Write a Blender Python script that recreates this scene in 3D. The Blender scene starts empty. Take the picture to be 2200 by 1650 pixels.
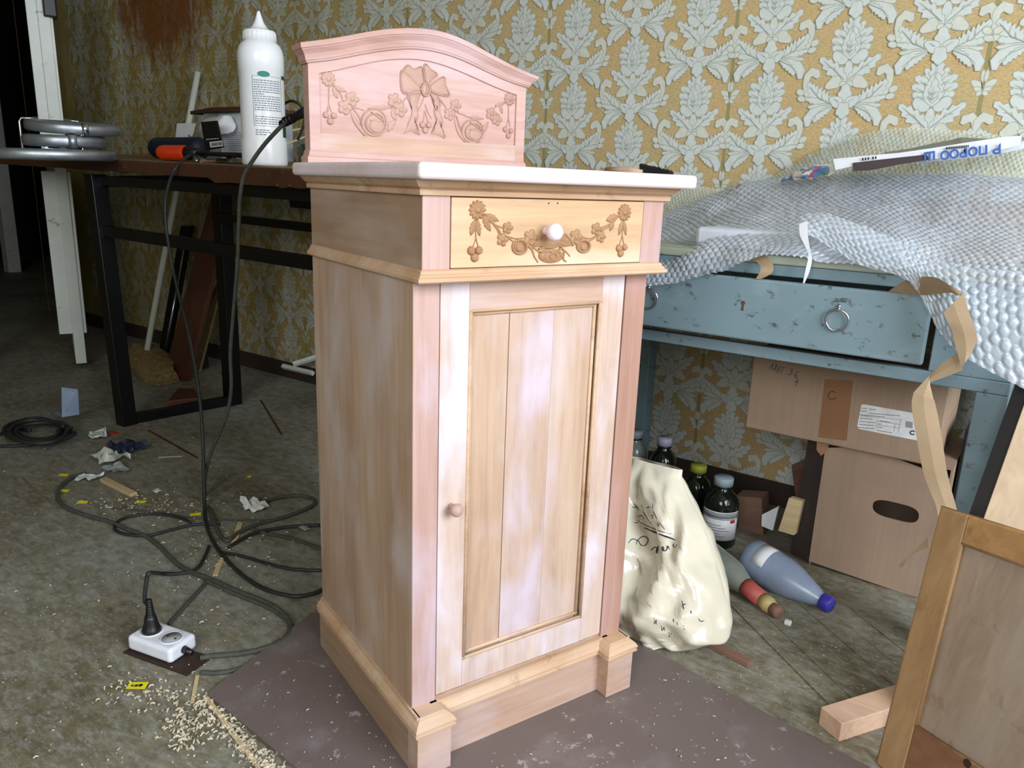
import bpy, bmesh, math, random
import numpy as np
from mathutils import Vector, Matrix, noise
from mathutils.bvhtree import BVHTree
random.seed(7)
SC = bpy.context.scene
COL = SC.collection
PI = math.pi

# ------------------------------------------------------------ camera
# world: X along the papered wall, Y into that wall, Z up
F = 1645.6
CR = np.array([[0.8109108533546255, 0.5841022935555138, 0.03532843861005919],
               [0.17491971164858316, -0.18434380330522598, -0.9671713688163175],
               [-0.558414436048372, 0.7904694003220063, -0.2516573956107826]])
CP = np.array([0.669, -0.737, 0.8936])
cam = bpy.data.cameras.new('camera')
camo = bpy.data.objects.new('camera', cam)
COL.objects.link(camo)
cam.sensor_width = 36
cam.lens = F / 2200 * 36
cam.clip_start = 0.02
m = Matrix.Identity(4)
for i in range(3):
    m[i][0] = CR[0][i]; m[i][1] = -CR[1][i]; m[i][2] = -CR[2][i]; m[i][3] = CP[i]
camo.matrix_world = m
SC.camera = camo

# ------------------------------------------------------------ light
SC.view_settings.view_transform = 'Standard'
SC.view_settings.look = 'None'
SC.view_settings.exposure = 0.0
SC.view_settings.gamma = 1
SC.view_settings.use_curve_mapping = False
wd = bpy.data.worlds.new('world'); SC.world = wd; wd.use_nodes = True
wd.node_tree.nodes['Background'].inputs[0].default_value = (0.62, 0.78, 1.0, 1)
wd.node_tree.nodes['Background'].inputs[1].default_value = 1.2

def area(name, loc, target, sx, sy, power, col):
    l = bpy.data.lights.new(name, 'AREA'); l.shape = 'RECTANGLE'; l.size = sx; l.size_y = sy
    l.energy = power; l.color = col
    o = bpy.data.objects.new(name, l); COL.objects.link(o)
    o.location = loc
    o.rotation_euler = (Vector(target) - Vector(loc)).to_track_quat('-Z', 'Y').to_euler()
    return o
area('window_daylight', (2.52, -0.35, 1.62), (-0.5, 0.35, 0.7), 1.7, 1.5, 114, (0.865, 0.915, 1.0))
area('side_fill_light', (0.9, -2.52, 1.7), (-0.8, 0.5, 0.5), 1.3, 1.2, 45, (1.0, 0.98, 0.94))  # added soft fill for the left side, set at the front wall opening

# ------------------------------------------------------------ pixel helpers (rays of the photograph meet real planes)
def ray(u, v):
    return CR.T @ np.array([(u - 1100) / F, (v - 825) / F, 1.0])
def PZ(u, v, z=0.0):
    d = ray(u, v); return CP + d * ((z - CP[2]) / d[2])
def PY(u, v, y):
    d = ray(u, v); return CP + d * ((y - CP[1]) / d[1])
def PX(u, v, x):
    d = ray(u, v); return CP + d * ((x - CP[0]) / d[0])
def PP(u, v, p0, nn):
    d = ray(u, v); return CP + d * (np.dot(np.array(p0) - CP, nn) / np.dot(d, nn))
TH = math.radians(69.6)
CABM = Matrix.Rotation(TH, 4, 'Z')           # cabinet frame -> world, same origin
CABI = np.array(CABM.inverted().to_3x3())
CABR = np.array(CABM.to_3x3())
def LP(u, v, yl):                             # pixel on the cabinet's plane y=yl, in cabinet coordinates
    nn = CABR @ np.array([0, 1.0, 0]); p = PP(u, v, nn * yl, nn); return CABI @ p
def BT(X, Y): return 0.913 - 0.0143 * (X + 1.02) + 0.04 * (Y - 0.6)     # workbench surface
def PB(u, v, dz=0.0):
    d = ray(u, v); nn = np.array([0.0143, -0.04, 1.0]); p0 = np.array([-1.02, 0.6, 0.913 + dz])
    return CP + d * (np.dot(p0 - CP, nn) / np.dot(d, nn))

# ------------------------------------------------------------ materials
def lin(c):
    out = []
    for x in c[:3]:
        x = x / 255.0
        out.append(x / 12.92 if x <= 0.04045 else ((x + 0.055) / 1.055) ** 2.4)
    return tuple(out) + (1.0,)
def newmat(name):
    mt = bpy.data.materials.new(name); mt.use_nodes = True
    nt = mt.node_tree; return mt, nt, nt.nodes['Principled BSDF']
def mapping(nt, scale, coord='Object', rot=(0, 0, 0)):
    tc = nt.nodes.new('ShaderNodeTexCoord'); mp = nt.nodes.new('ShaderNodeMapping')
    mp.inputs['Scale'].default_value = scale; mp.inputs['Rotation'].default_value = rot
    nt.links.new(tc.outputs[coord], mp.inputs['Vector']); return mp
def tnoise(nt, mp, scale, detail=4, rough=0.6, dist=0.0):
    n = nt.nodes.new('ShaderNodeTexNoise'); n.inputs['Scale'].default_value = scale
    n.inputs['Detail'].default_value = detail; n.inputs['Roughness'].default_value = rough
    n.inputs['Distortion'].default_value = dist
    nt.links.new(mp.outputs[0], n.inputs['Vector']); return n
def ramp(nt, src, stops):
    r = nt.nodes.new('ShaderNodeValToRGB'); e = r.color_ramp.elements
    while len(e) < len(stops): e.new(0.5)
    for i, (p, c) in enumerate(stops):
        e[i].position = p; e[i].color = c if len(c) == 4 else lin(c)
    nt.links.new(src, r.inputs[0]); return r
def mixc(nt, fac, a, b, blend='MIX'):
    n = nt.nodes.new('ShaderNodeMix'); n.data_type = 'RGBA'; n.blend_type = blend
    for s, i in ((fac, 0), (a, 6), (b, 7)):
        if isinstance(s, (int, float)): n.inputs[i].default_value = s
        elif isinstance(s, tuple): n.inputs[i].default_value = s if len(s) == 4 else lin(s)
        else: nt.links.new(s, n.inputs[i])
    return n.outputs[2]
def bump(nt, bs, src, strength=0.3, dist=0.002):
    b = nt.nodes.new('ShaderNodeBump'); b.inputs['Strength'].default_value = strength
    b.inputs['Distance'].default_value = dist
    nt.links.new(src, b.inputs['Height']); nt.links.new(b.outputs[0], bs.inputs['Normal'])
BW = ((0, 0, 0, 1), (1, 1, 1, 1))

def simple(name, col, rough=0.6, metal=0.0, var=0.12, scale=30, bmp=0.0, spec=0.5, alpha=None, trans=None):
    mt, nt, bs = newmat(name)
    mp = mapping(nt, (1, 1, 1)); n = tnoise(nt, mp, scale)
    c = lin(col); d = tuple(max(0, x * (1 - var)) for x in c[:3]) + (1,); l = tuple(min(1, x * (1 + var)) for x in c[:3]) + (1,)
    r = ramp(nt, n.outputs[0], [(0.3, d), (0.7, l)])
    nt.links.new(r.outputs[0], bs.inputs['Base Color'])
    bs.inputs['Roughness'].default_value = rough; bs.inputs['Metallic'].default_value = metal
    bs.inputs['Specular IOR Level'].default_value = spec
    if bmp: bump(nt, bs, n.outputs[0], bmp)
    if alpha is not None: bs.inputs['Alpha'].default_value = alpha
    if trans is not None: bs.inputs['Transmission Weight'].default_value = trans
    return mt

def wood(name, c1, c2, pale=None, paleamt=0.5, axis='z', rough=0.55, dark=None, grain=1.0, seed=0.0):
    """sanded or varnished timber: stretched grain, broad colour patches, pale filler patches"""
    mt, nt, bs = newmat(name)
    sc = {'z': (14, 14, 0.9), 'x': (0.9, 14, 14), 'y': (14, 0.9, 14)}[axis]
    mp = mapping(nt, sc); mp.inputs['Location'].default_value = (seed, seed * 1.7, seed * 0.6)
    g = tnoise(nt, mp, 4.0, 8, 0.65, 0.6)
    mb = mapping(nt, {'z': (6, 6, 1.6), 'x': (1.6, 6, 6), 'y': (6, 1.6, 6)}[axis]); mb.inputs['Location'].default_value = (seed * 2, seed, 3 + seed)
    b = tnoise(nt, mb, 1.4, 3, 0.5, 0.3)
    rb = ramp(nt, b.outputs[0], [(0.36, c1), (0.64, c2)])
    rg = ramp(nt, g.outputs[0], [(0.3, (205, 198, 192)), (0.62, (255, 255, 255))])
    c = mixc(nt, 0.55 * grain, rb.outputs[0], rg.outputs[0], 'MULTIPLY')
    if pale is not None:
        mpp = mapping(nt, {'z': (5, 5, 2.2), 'x': (2.2, 5, 5), 'y': (5, 2.2, 5)}[axis]); mpp.inputs['Location'].default_value = (7 + seed, 1, seed)
        p = tnoise(nt, mpp, 1.7, 4, 0.55, 0.2)
        rp = ramp(nt, p.outputs[0], [(0.47, BW[0]), (0.68, (paleamt, paleamt, paleamt, 1))])
        c = mixc(nt, rp.outputs[0], c, pale)
    if dark is not None:
        mpd = mapping(nt, (3, 3, 3)); d = tnoise(nt, mpd, 6, 5, 0.7)
        rd = ramp(nt, d.outputs[0], [(0.58, BW[0]), (0.72, (0.6, 0.6, 0.6, 1))])
        c = mixc(nt, rd.outputs[0], c, dark)
    nt.links.new(c, bs.inputs['Base Color'])
    bs.inputs['Roughness'].default_value = rough
    bs.inputs['Specular IOR Level'].default_value = 0.35
    bump(nt, bs, g.outputs[0], 0.12, 0.001)
    return mt

M = {}
M['pink_wood'] = wood('sanded_pink_wood', (190, 152, 140), (202, 166, 156), (212, 190, 196), 0.5, 'x')
M['body_wood'] = wood('sanded_body_wood', (178, 148, 124), (192, 166, 144), (200, 190, 190), 0.65, 'z')
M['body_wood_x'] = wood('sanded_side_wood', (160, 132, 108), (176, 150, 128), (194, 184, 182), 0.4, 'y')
M['stile_wood'] = wood('sanded_stile_wood', (186, 150, 138), (196, 164, 156), (202, 188, 206), 0.75, 'z', seed=3.1)
M['stile_dark'] = wood('sanded_reddish_stile_wood', (172, 132, 114), (184, 146, 132), (196, 168, 172), 0.3, 'z', seed=5.1)
M['plank_wood'] = wood('sanded_plank_wood', (190, 160, 136), (200, 174, 152), (208, 194, 202), 0.65, 'z', seed=8.1)
M['plank_mid'] = wood('sanded_middle_plank_wood', (188, 160, 140), (200, 174, 158), (206, 196, 214), 0.8, 'z', seed=12.1)
M['pale_wood'] = wood('filler_smeared_wood', (198, 172, 154), (208, 186, 174), (222, 214, 228), 0.95, 'z', seed=10.1)
M['plinth_wood'] = wood('sanded_plinth_wood', (186, 154, 132), (198, 168, 150), (204, 192, 200), 0.5, 'x', seed=1.1)
M['top_wood'] = wood('sanded_countertop_wood', (216, 200, 198), (224, 210, 212), (230, 222, 234), 0.7, 'x', seed=2.0, grain=0.4)
M['drawer_wood'] = wood('yellow_pine_drawer', (200, 166, 128), (210, 180, 146), (218, 204, 184), 0.8, 'x', seed=4.0)
M['moulding_wood'] = wood('yellow_moulding_wood', (194, 158, 124), (206, 174, 144), (214, 196, 178), 0.5, 'x', seed=6.0, dark=(140, 102, 72))
M['carving_wood'] = wood('carved_brown_wood', (160, 120, 84), (172, 134, 98), None, 0, 'x', seed=7.0, grain=0.6)
M['carving_pink'] = wood('carved_pink_wood', (176, 140, 124), (190, 156, 142), None, 0, 'x', seed=9.0, grain=0.5)
M['recess_shade'] = simple('dark_recess_shade', (60, 38, 26), 0.9)  # shade of gaps, holes and the drawer inside, put into colour
M['hard_board'] = None
M['black_steel'] = simple('black_painted_steel', (16, 16, 20), 0.35, 0.3)
M['black_cable'] = simple('black_rubber_cable', (40, 42, 42), 0.55, 0, 0.25, 60)
M['dusty_cable'] = simple('dusty_grey_cable', (72, 74, 66), 0.75, 0, 0.25, 60)
M['black_plastic'] = simple('black_plastic', (22, 22, 24), 0.4)
M['navy_fabric'] = simple('navy_case_fabric', (14, 26, 48), 0.6, 0, 0.2, 80, 0.1)
M['orange'] = simple('orange_handle_plastic', (226, 62, 16), 0.35)
M['white_plastic'] = simple('white_bottle_plastic', (236, 240, 244), 0.3, 0, 0.02)
M['strip_plastic'] = simple('white_socket_plastic', (226, 230, 240), 0.35, 0, 0.05)
M['paper'] = simple('white_paper', (222, 226, 230), 0.8, 0, 0.05)
M['grey_paper'] = simple('grey_paper', (150, 158, 160), 0.8, 0, 0.15)
M['chrome'] = simple('chrome_metal', (200, 204, 210), 0.18, 1.0, 0.05)
M['cast_metal'] = simple('brushed_cast_metal', (170, 178, 186), 0.42, 0.85, 0.2, 18, 0.2)
M['ring_metal'] = simple('bright_steel_ring', (170, 180, 180), 0.3, 1.0)
M['green_plastic'] = simple('dark_green_plastic', (16, 62, 44), 0.45)
M['yellow_thing'] = simple('ochre_plastic', (190, 140, 40), 0.6)
M['yellow_label'] = simple('yellow_label_paper', (226, 218, 20), 0.6, 0, 0.05)
M['ink'] = simple('black_ink', (26, 26, 28), 0.6)
M['grey_ink'] = simple('grey_print', (110, 118, 130), 0.7)
M['red'] = simple('red_print', (196, 44, 30), 0.6)
M['blue_ink'] = simple('blue_print', (52, 96, 172), 0.6)
M['teal_ink'] = simple('teal_print', (40, 130, 118), 0.6)
M['white_print'] = simple('white_print', (235, 238, 240), 0.6)
M['straw'] = simple('broom_straw', (122, 104, 60), 0.9, 0, 0.35, 90, 0.6)
M['white_stick'] = simple('white_painted_stick', (204, 208, 196), 0.5, 0, 0.06)
M['brown_plank'] = wood('dark_red_brown_plank', (76, 44, 30), (96, 56, 38), None, 0, 'z')
M['raw_wood'] = wood('raw_pine_offcut', (206, 182, 138), (222, 200, 160), None, 0, 'x')
M['block_wood'] = wood('planed_timber_block', (214, 178, 150), (226, 194, 168), None, 0, 'x')
M['stick_wood'] = wood('dark_offcut', (128, 98, 84), (146, 114, 98), None, 0, 'x')
M['kraft'] = simple('brown_kraft_paper', (168, 146, 116), 0.7, 0, 0.08, 12)
M['card'] = None
M['package'] = simple('white_foam_package', (206, 212, 222), 0.6, 0, 0.05)
M['bag'] = simple('cream_plastic_bag', (220, 214, 194), 0.22, 0, 0.03, 30, 0, 0.7)
M['door_wood'] = wood('varnished_oak_door', (172, 138, 98), (190, 158, 116), None, 0, 'z', dark=(128, 92, 56))
M['door_wood_x'] = wood('varnished_oak_rail', (182, 140, 90), (198, 158, 108), None, 0, 'x', dark=(132, 96, 60))
M['door_low'] = wood('brown_oak_rail', (136, 96, 70), (152, 112, 84), None, 0, 'x')
M['door_panel'] = wood('grimy_door_panel', (170, 152, 134), (186, 170, 152), (168, 158, 146), 0.6, 'z', dark=(120, 96, 76))
M['ply'] = wood('pale_leaning_board', (206, 182, 152), (218, 196, 168), None, 0, 'z')
M['white_door'] = None
M['amber'] = simple('green_bottle_glass', (22, 30, 22), 0.12, 0, 0.1)
M['unlit_walls'] = simple('unlit_room_shade', (22, 22, 24), 0.9)  # darkness of the unlit room beyond the doorway, put into the wall colour
M['bristle'] = simple('black_bristle', (20, 18, 20), 0.9, 0, 0.4, 200, 0.6)

def coat(name, base, spots, spotamt=0.4, scale=20, rough=0.45, light=None):
    mt, nt, bs = newmat(name)
    mp = mapping(nt, (1, 1, 1.5)); n1 = tnoise(nt, mp, scale, 6, 0.7); n2 = tnoise(nt, mp, 4, 3)
    v = lin(base)
    r0 = ramp(nt, n2.outputs[0], [(0.3, tuple(x * 0.86 for x in v[:3]) + (1,)), (0.7, v)])
    lo = 0.62
    r1 = ramp(nt, n1.outputs[0], [(lo - (0.03 if 'teal' in name else 0), BW[0]), (lo + 0.05, (spotamt,) * 3 + (1,))])
    c = mixc(nt, r1.outputs[0], r0.outputs[0], spots)
    if light is not None:
        n3 = tnoise(nt, mp, 9, 5, 0.6); r3 = ramp(nt, n3.outputs[0], [(0.55, BW[0]), (0.75, (0.5, 0.5, 0.5, 1))])
        c = mixc(nt, r3.outputs[0], c, light)
    nt.links.new(c, bs.inputs['Base Color']); bs.inputs['Roughness'].default_value = rough
    bump(nt, bs, n1.outputs[0], 0.15, 0.001)
    return mt
M['teal_paint'] = coat('chipped_teal_paint', (122, 146, 156), (62, 68, 60), 0.9, 30, 0.5, (146, 168, 178))
M['white_door'] = coat('chipped_white_door_paint', (226, 232, 226), (120, 104, 70), 0.6, 16, 0.45, (232, 238, 232))
M['bench_wood'] = coat('dark_scratched_bench_wood', (74, 44, 24), (150, 130, 104), 0.5, 40, 0.6)
M['bench_top'] = coat('dusty_bench_top', (122, 104, 68), (70, 50, 30), 0.6, 16, 0.7)
M['hard_board'] = coat('dark_fibreboard', (114, 102, 99), (178, 174, 172), 0.7, 30, 0.5, (144, 142, 146))
M['hard_board_edge'] = simple('fibreboard_edge', (52, 36, 30), 0.7)

def cardboard(name, c):
    mt, nt, bs = newmat(name)
    mp = mapping(nt, (40, 40, 1.0)); n = tnoise(nt, mp, 4, 4)
    mp2 = mapping(nt, (1, 1, 1)); n2 = tnoise(nt, mp2, 5, 4)
    v = lin(c)
    r = ramp(nt, n.outputs[0], [(0.3, tuple(x * 0.9 for x in v[:3]) + (1,)), (0.7, v)])
    r2 = ramp(nt, n2.outputs[0], [(0.35, (0.85, 0.85, 0.85, 1)), (0.65, (1, 1, 1, 1))])
    cc = mixc(nt, 1.0, r.outputs[0], r2.outputs[0], 'MULTIPLY')
    nt.links.new(cc, bs.inputs['Base Color']); bs.inputs['Roughness'].default_value = 0.8
    return mt
M['card'] = cardboard('brown_cardboard', (172, 146, 124))
M['card2'] = cardboard('greyish_cardboard', (164, 144, 126))
M['tape'] = simple('brown_packing_tape', (146, 106, 76), 0.12, 0, 0.06, 12)

# floor: worn linoleum under saw dust
def floor_mat():
    mt, nt, bs = newmat('worn_dusty_floor')
    mp = mapping(nt, (1, 1, 1)); mps = mapping(nt, (1.6, 4.2, 1), rot=(0, 0, 0.5))
    n1 = tnoise(nt, mp, 2.2, 6, 0.65, 0.4); n2 = tnoise(nt, mp, 26, 8, 0.75); n3 = tnoise(nt, mps, 14, 8, 0.8, 0.3); n4 = tnoise(nt, mp, 120, 3, 0.7)
    r1 = ramp(nt, n1.outputs[0], [(0.3, (112, 104, 78)), (0.5, (138, 133, 114)), (0.7, (156, 160, 154))])
    r2 = ramp(nt, n2.outputs[0], [(0.30, (150, 138, 110)), (0.62, (255, 255, 255))])
    c = mixc(nt, 0.8, r1.outputs[0], r2.outputs[0], 'MULTIPLY')
    r3 = ramp(nt, n3.outputs[0], [(0.46, BW[0]), (0.72, (0.52, 0.52, 0.52, 1))])
    c = mixc(nt, r3.outputs[0], c, (184, 192, 194))
    r4 = ramp(nt, n4.outputs[0], [(0.62, BW[0]), (0.70, (0.7, 0.7, 0.7, 1))])
    c = mixc(nt, r4.outputs[0], c, (190, 188, 172))
    nt.links.new(c, bs.inputs['Base Color']); bs.inputs['Roughness'].default_value = 0.62
    bump(nt, bs, n2.outputs[0], 0.25, 0.003)
    return mt
M['floor'] = floor_mat()
M['plaster'] = simple('dim_plaster', (150, 146, 124), 0.9)
M['wall_far'] = simple('dim_ochre_wall', (120, 108, 70), 0.9)

STX = -2.98
def paper_mat(name, base, stain_dim=0.85, weave=True):
    mt, nt, bs = newmat(name)
    mp = mapping(nt, (1, 1, 1))
    c = None
    if weave:
        mw = mapping(nt, (60, 1, 230)); w = tnoise(nt, mw, 2.2, 2, 0.5)
        v = lin(base)
        r = ramp(nt, w.outputs[0], [(0.35, tuple(x * 0.7 for x in v[:3]) + (1,)), (0.6, tuple(min(1, x * 1.12) for x in v[:3]) + (1,))])
        mo = tnoise(nt, mp, 7, 4); ro = ramp(nt, mo.outputs[0], [(0.35, (198, 166, 118)), (0.65, (176, 170, 126))])
        c = mixc(nt, 0.35, r.outputs[0], ro.outputs[0])
    else:
        n0 = tnoise(nt, mp, 60, 3); v = lin(base)
        r = ramp(nt, n0.outputs[0], [(0.3, tuple(x * 0.9 for x in v[:3]) + (1,)), (0.7, v)]); c = r.outputs[0]
    # brown stains plus the dim warm light of the doorway end, put into colour
    sx = nt.nodes.new('ShaderNodeSeparateXYZ'); tc = nt.nodes.new('ShaderNodeTexCoord'); nt.links.new(tc.outputs['Object'], sx.inputs[0])
    mr = nt.nodes.new('ShaderNodeMapRange'); mr.inputs[1].default_value = -0.2; mr.inputs[2].default_value = -2.6
    mr.inputs[3].default_value = 0.0; mr.inputs[4].default_value = 1.0
    nt.links.new(sx.outputs[0], mr.inputs[0])
    ms = mapping(nt, (2.6, 1, 1.1)); ns = tnoise(nt, ms, 2.4, 6, 0.65, 0.6)
    ad = nt.nodes.new('ShaderNodeMath'); ad.operation = 'MULTIPLY'; nt.links.new(mr.outputs[0], ad.inputs[0]); nt.links.new(ns.outputs[0], ad.inputs[1])
    rs = ramp(nt, ad.outputs[0], [(0.12, BW[0]), (0.55, (stain_dim,) * 3 + (1,))])
    c = mixc(nt, rs.outputs[0], c, (128, 112, 46))
    # a brown run of rusty water by the doorway
    sb = nt.nodes.new('ShaderNodeMath'); sb.operation = 'SUBTRACT'; sb.inputs[1].default_value = STX; nt.links.new(sx.outputs[0], sb.inputs[0])
    ab = nt.nodes.new('ShaderNodeMath'); ab.operation = 'ABSOLUTE'; nt.links.new(sb.outputs[0], ab.inputs[0])
    m1 = nt.nodes.new('ShaderNodeMapRange'); m1.inputs[1].default_value = 0.62; m1.inputs[2].default_value = 0.1; nt.links.new(ab.outputs[0], m1.inputs[0])
    m2 = nt.nodes.new('ShaderNodeMapRange'); m2.inputs[1].default_value = 1.22; m2.inputs[2].default_value = 1.62; nt.links.new(sx.outputs[2], m2.inputs[0])
    mm = nt.nodes.new('ShaderNodeMath'); mm.operation = 'MULTIPLY'; nt.links.new(m1.outputs[0], mm.inputs[0]); nt.links.new(m2.outputs[0], mm.inputs[1])
    mz = mapping(nt, (9, 1, 2.0)); nz = tnoise(nt, mz, 2.0, 5, 0.6)
    m3 = nt.nodes.new('ShaderNodeMath'); m3.operation = 'MULTIPLY'; nt.links.new(mm.outputs[0], m3.inputs[0]); nt.links.new(nz.outputs[0], m3.inputs[1])
    r3 = ramp(nt, m3.outputs[0], [(0.16, BW[0]), (0.34, (0.9, 0.9, 0.9, 1))])
    c = mixc(nt, r3.outputs[0], c, (112, 62, 18))
    nt.links.new(c, bs.inputs['Base Color']); bs.inputs['Roughness'].default_value = 0.75
    bs.inputs['Specular IOR Level'].default_value = 0.25
    return mt
M['wp_ground'] = paper_mat('ochre_woven_wallpaper', (194, 168, 120))
M['wp_line'] = paper_mat('damask_outline_print', (166, 172, 160), 0.85, False)
M['wp_fill'] = paper_mat('damask_pale_print', (206, 212, 206), 0.72, False)
M['wp_hi'] = paper_mat('damask_cream_print', (208, 210, 196), 0.8, False)
M['wp_seam'] = paper_mat('olive_seam_print', (150, 146, 100), 0.9, False)

def wrap_mat(name, col, opac, rough=0.22, glint=0.0):
    mt, nt, bs = newmat(name)
    bs.inputs['Base Color'].default_value = lin(col); bs.inputs['Roughness'].default_value = rough
    bs.inputs['Specular IOR Level'].default_value = 1.0
    mp = mapping(nt, (1, 1, 1)); n = tnoise(nt, mp, 7, 4)
    r = ramp(nt, n.outputs[0], [(0.35, (opac - 0.14,) * 3 + (1,)), (0.65, (min(1, opac + 0.14),) * 3 + (1,))])
    fr = nt.nodes.new('ShaderNodeLayerWeight'); fr.inputs[0].default_value = 0.45
    mx = nt.nodes.new('ShaderNodeMath'); mx.operation = 'MAXIMUM'
    nt.links.new(r.outputs[0], mx.inputs[0]); nt.links.new(fr.outputs['Facing'], mx.inputs[1])
    nt.links.new(mx.outputs[0], bs.inputs['Alpha'])
    if glint:
        g = tnoise(nt, mp, 260, 3, 0.7); bump(nt, bs, g.outputs[0], glint, 0.0015)
    return mt
M['wrap'] = wrap_mat('bubble_wrap_film', (204, 214, 226), 0.58, 0.10, 0.22)
M['wrap_back'] = wrap_mat('old_yellowed_bubble_film', (206, 210, 192), 0.62, 0.3, 0.3)
M['pet'] = wrap_mat('cloudy_blue_pet', (150, 168, 196), 0.82, 0.3)
M['clear_glass'] = wrap_mat('dusty_clear_glass', (168, 178, 168), 0.6, 0.2)

# ------------------------------------------------------------ mesh helpers
class MB:
    def __init__(s): s.v = []; s.f = []; s.mi = []
    def add(s, vs, fs, mi=0):
        b = len(s.v); s.v += [tuple(float(c) for c in p) for p in vs]
        s.f += [tuple(b + i for i in f) for f in fs]; s.mi += [mi] * len(fs); return s
    def box(s, x0, x1, y0, y1, z0, z1, M4=None, mi=0):
        vs = [(x, y, z) for x in (x0, x1) for y in (y0, y1) for z in (z0, z1)]
        if M4 is not None: vs = [tuple(M4 @ Vector(p)) for p in vs]
        return s.add(vs, [(0, 1, 3, 2), (4, 6, 7, 5), (0, 4, 5, 1), (2, 3, 7, 6), (0, 2, 6, 4), (1, 5, 7, 3)], mi)
    def tube(s, pts, r, seg=8, cap=True, flat=1.0, mi=0):
        pts = [Vector(p) for p in pts]; n = len(pts); rs = r if isinstance(r, (list, tuple)) else [r] * n
        vs = []; up = Vector((0, 0, 1)); prev = None
        for i, p in enumerate(pts):
            t = (pts[min(i + 1, n - 1)] - pts[max(i - 1, 0)])
            if t.length < 1e-9: t = Vector((1, 0, 0))
            t.normalize()
            if prev is None:
                a = up if abs(t.z) < 0.95 else Vector((1, 0, 0))
                u = t.cross(a).normalized()
            else:
                u = (prev - t * prev.dot(t)); u = u.normalized() if u.length > 1e-6 else t.cross(up).normalized()
            prev = u; w = t.cross(u)
            for k in range(seg):
                a = 2 * PI * k / seg
                vs.append(p + (u * math.cos(a) + w * math.sin(a) * flat) * rs[i])
        fs = [(i * seg + k, i * seg + (k + 1) % seg, (i + 1) * seg + (k + 1) % seg, (i + 1) * seg + k) for i in range(n - 1) for k in range(seg)]
        if cap: fs += [tuple(range(seg - 1, -1, -1)), tuple((n - 1) * seg + k for k in range(seg))]
        return s.add(vs, fs, mi)
    def lathe(s, prof, seg=24, M4=None, mi=0):
        vs = []
        for r, z in prof:
            for k in range(seg):
                a = 2 * PI * k / seg; vs.append(Vector((r * math.cos(a), r * math.sin(a), z)))
        if M4 is not None: vs = [M4 @ p for p in vs]
        n = len(prof)
        fs = [(i * seg + k, i * seg + (k + 1) % seg, (i + 1) * seg + (k + 1) % seg, (i + 1) * seg + k) for i in range(n - 1) for k in range(seg)]
        fs += [tuple(range(seg - 1, -1, -1)), tuple((n - 1) * seg + k for k in range(seg))]
        return s.add(vs, fs, mi)
    def slab(s, top, thick_vec, mi=0):
        """polygon (3D) extruded by a vector"""
        n = len(top); tv = Vector(thick_vec)
        vs = [Vector(p) for p in top] + [Vector(p) + tv for p in top]
        fs = [tuple(range(n)), tuple(range(2 * n - 1, n - 1, -1))] + [(i, n + i, n + (i + 1) % n, (i + 1) % n) for i in range(n)]
        return s.add(vs, fs, mi)
    def grid(s, P, mi=0):
        P = np.asarray(P, dtype=float); r, c, _ = P.shape
        b = len(s.v); s.v += [tuple(p) for p in P.reshape(-1, 3).tolist()]
        fs = [(b + i * c + j, b + i * c + j + 1, b + (i + 1) * c + j + 1, b + (i + 1) * c + j) for i in range(r - 1) for j in range(c - 1)]
        s.f += fs; s.mi += [mi] * len(fs); return s

ROOT = {}
def build(mb, name, mat, parent=None, smooth=False, bev=0.0, label=None, local=False, solid=0.0, fix=True):
    me = bpy.data.meshes.new(name)
    vs = mb.v
    if parent is not None and not local:
        inv = ROOT[parent.name].inverted(); vs = [tuple(inv @ Vector(p)) for p in vs]
    me.from_pydata(vs, [], mb.f)
    mats = mat if isinstance(mat, (list, tuple)) else [mat]
    for x in mats: me.materials.append(x)
    if len(mats) > 1: me.polygons.foreach_set('material_index', mb.mi)
    if fix and len(mb.f) < 20000:
        bm = bmesh.new(); bm.from_mesh(me); bmesh.ops.recalc_face_normals(bm, faces=bm.faces); bm.to_mesh(me); bm.free()
    if smooth: me.polygons.foreach_set('use_smooth', [True] * len(me.polygons))
    me.update()
    o = bpy.data.objects.new(name, me); COL.objects.link(o)
    if parent is not None:
        o.parent = parent; ROOT[o.name] = ROOT[parent.name]
    else: ROOT[o.name] = Matrix.Identity(4)
    if smooth == 'auto':
        pass
    if solid: md = o.modifiers.new('solidify', 'SOLIDIFY'); md.thickness = solid; md.offset = 0
    if bev:
        md = o.modifiers.new('bevel', 'BEVEL'); md.width = bev; md.segments = 2; md.limit_method = 'ANGLE'; md.angle_limit = math.radians(40)
    if label: o['label'] = label
    return o
def tag(o, label, cat, group=None, kind=None):
    o['label'] = label; o['category'] = cat
    if group: o['group'] = group
    if kind: o['kind'] = kind
    return o
def thing(name, label, cat, loc, rotz=0.0, group=None):
    o = bpy.data.objects.new(name, None); COL.objects.link(o)
    o.location = Vector([float(c) for c in loc]); o.rotation_euler = (0, 0, rotz); o.empty_display_size = 0.05
    ROOT[o.name] = Matrix.Translation(o.location) @ Matrix.Rotation(rotz, 4, 'Z')
    tag(o, label, cat, group); return o
def solo(mb, name, mat, label, cat, group=None, origin=None, **k):
    """a thing that is one mesh; its origin is put at its base"""
    vs = np.array(mb.v)
    c = np.array([vs[:, 0].mean(), vs[:, 1].mean(), vs[:, 2].min()]) if origin is None else np.array(origin)
    mb.v = [tuple(p) for p in (vs - c).tolist()]
    o = build(mb, name, mat, None, **k); o.location = Vector(c); ROOT[o.name] = Matrix.Translation(o.location)
    return tag(o, label, cat, group)
def struct(mb, name, mat, **k):
    o = build(mb, name, mat, None, **k); o['kind'] = 'structure'; return o
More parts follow.
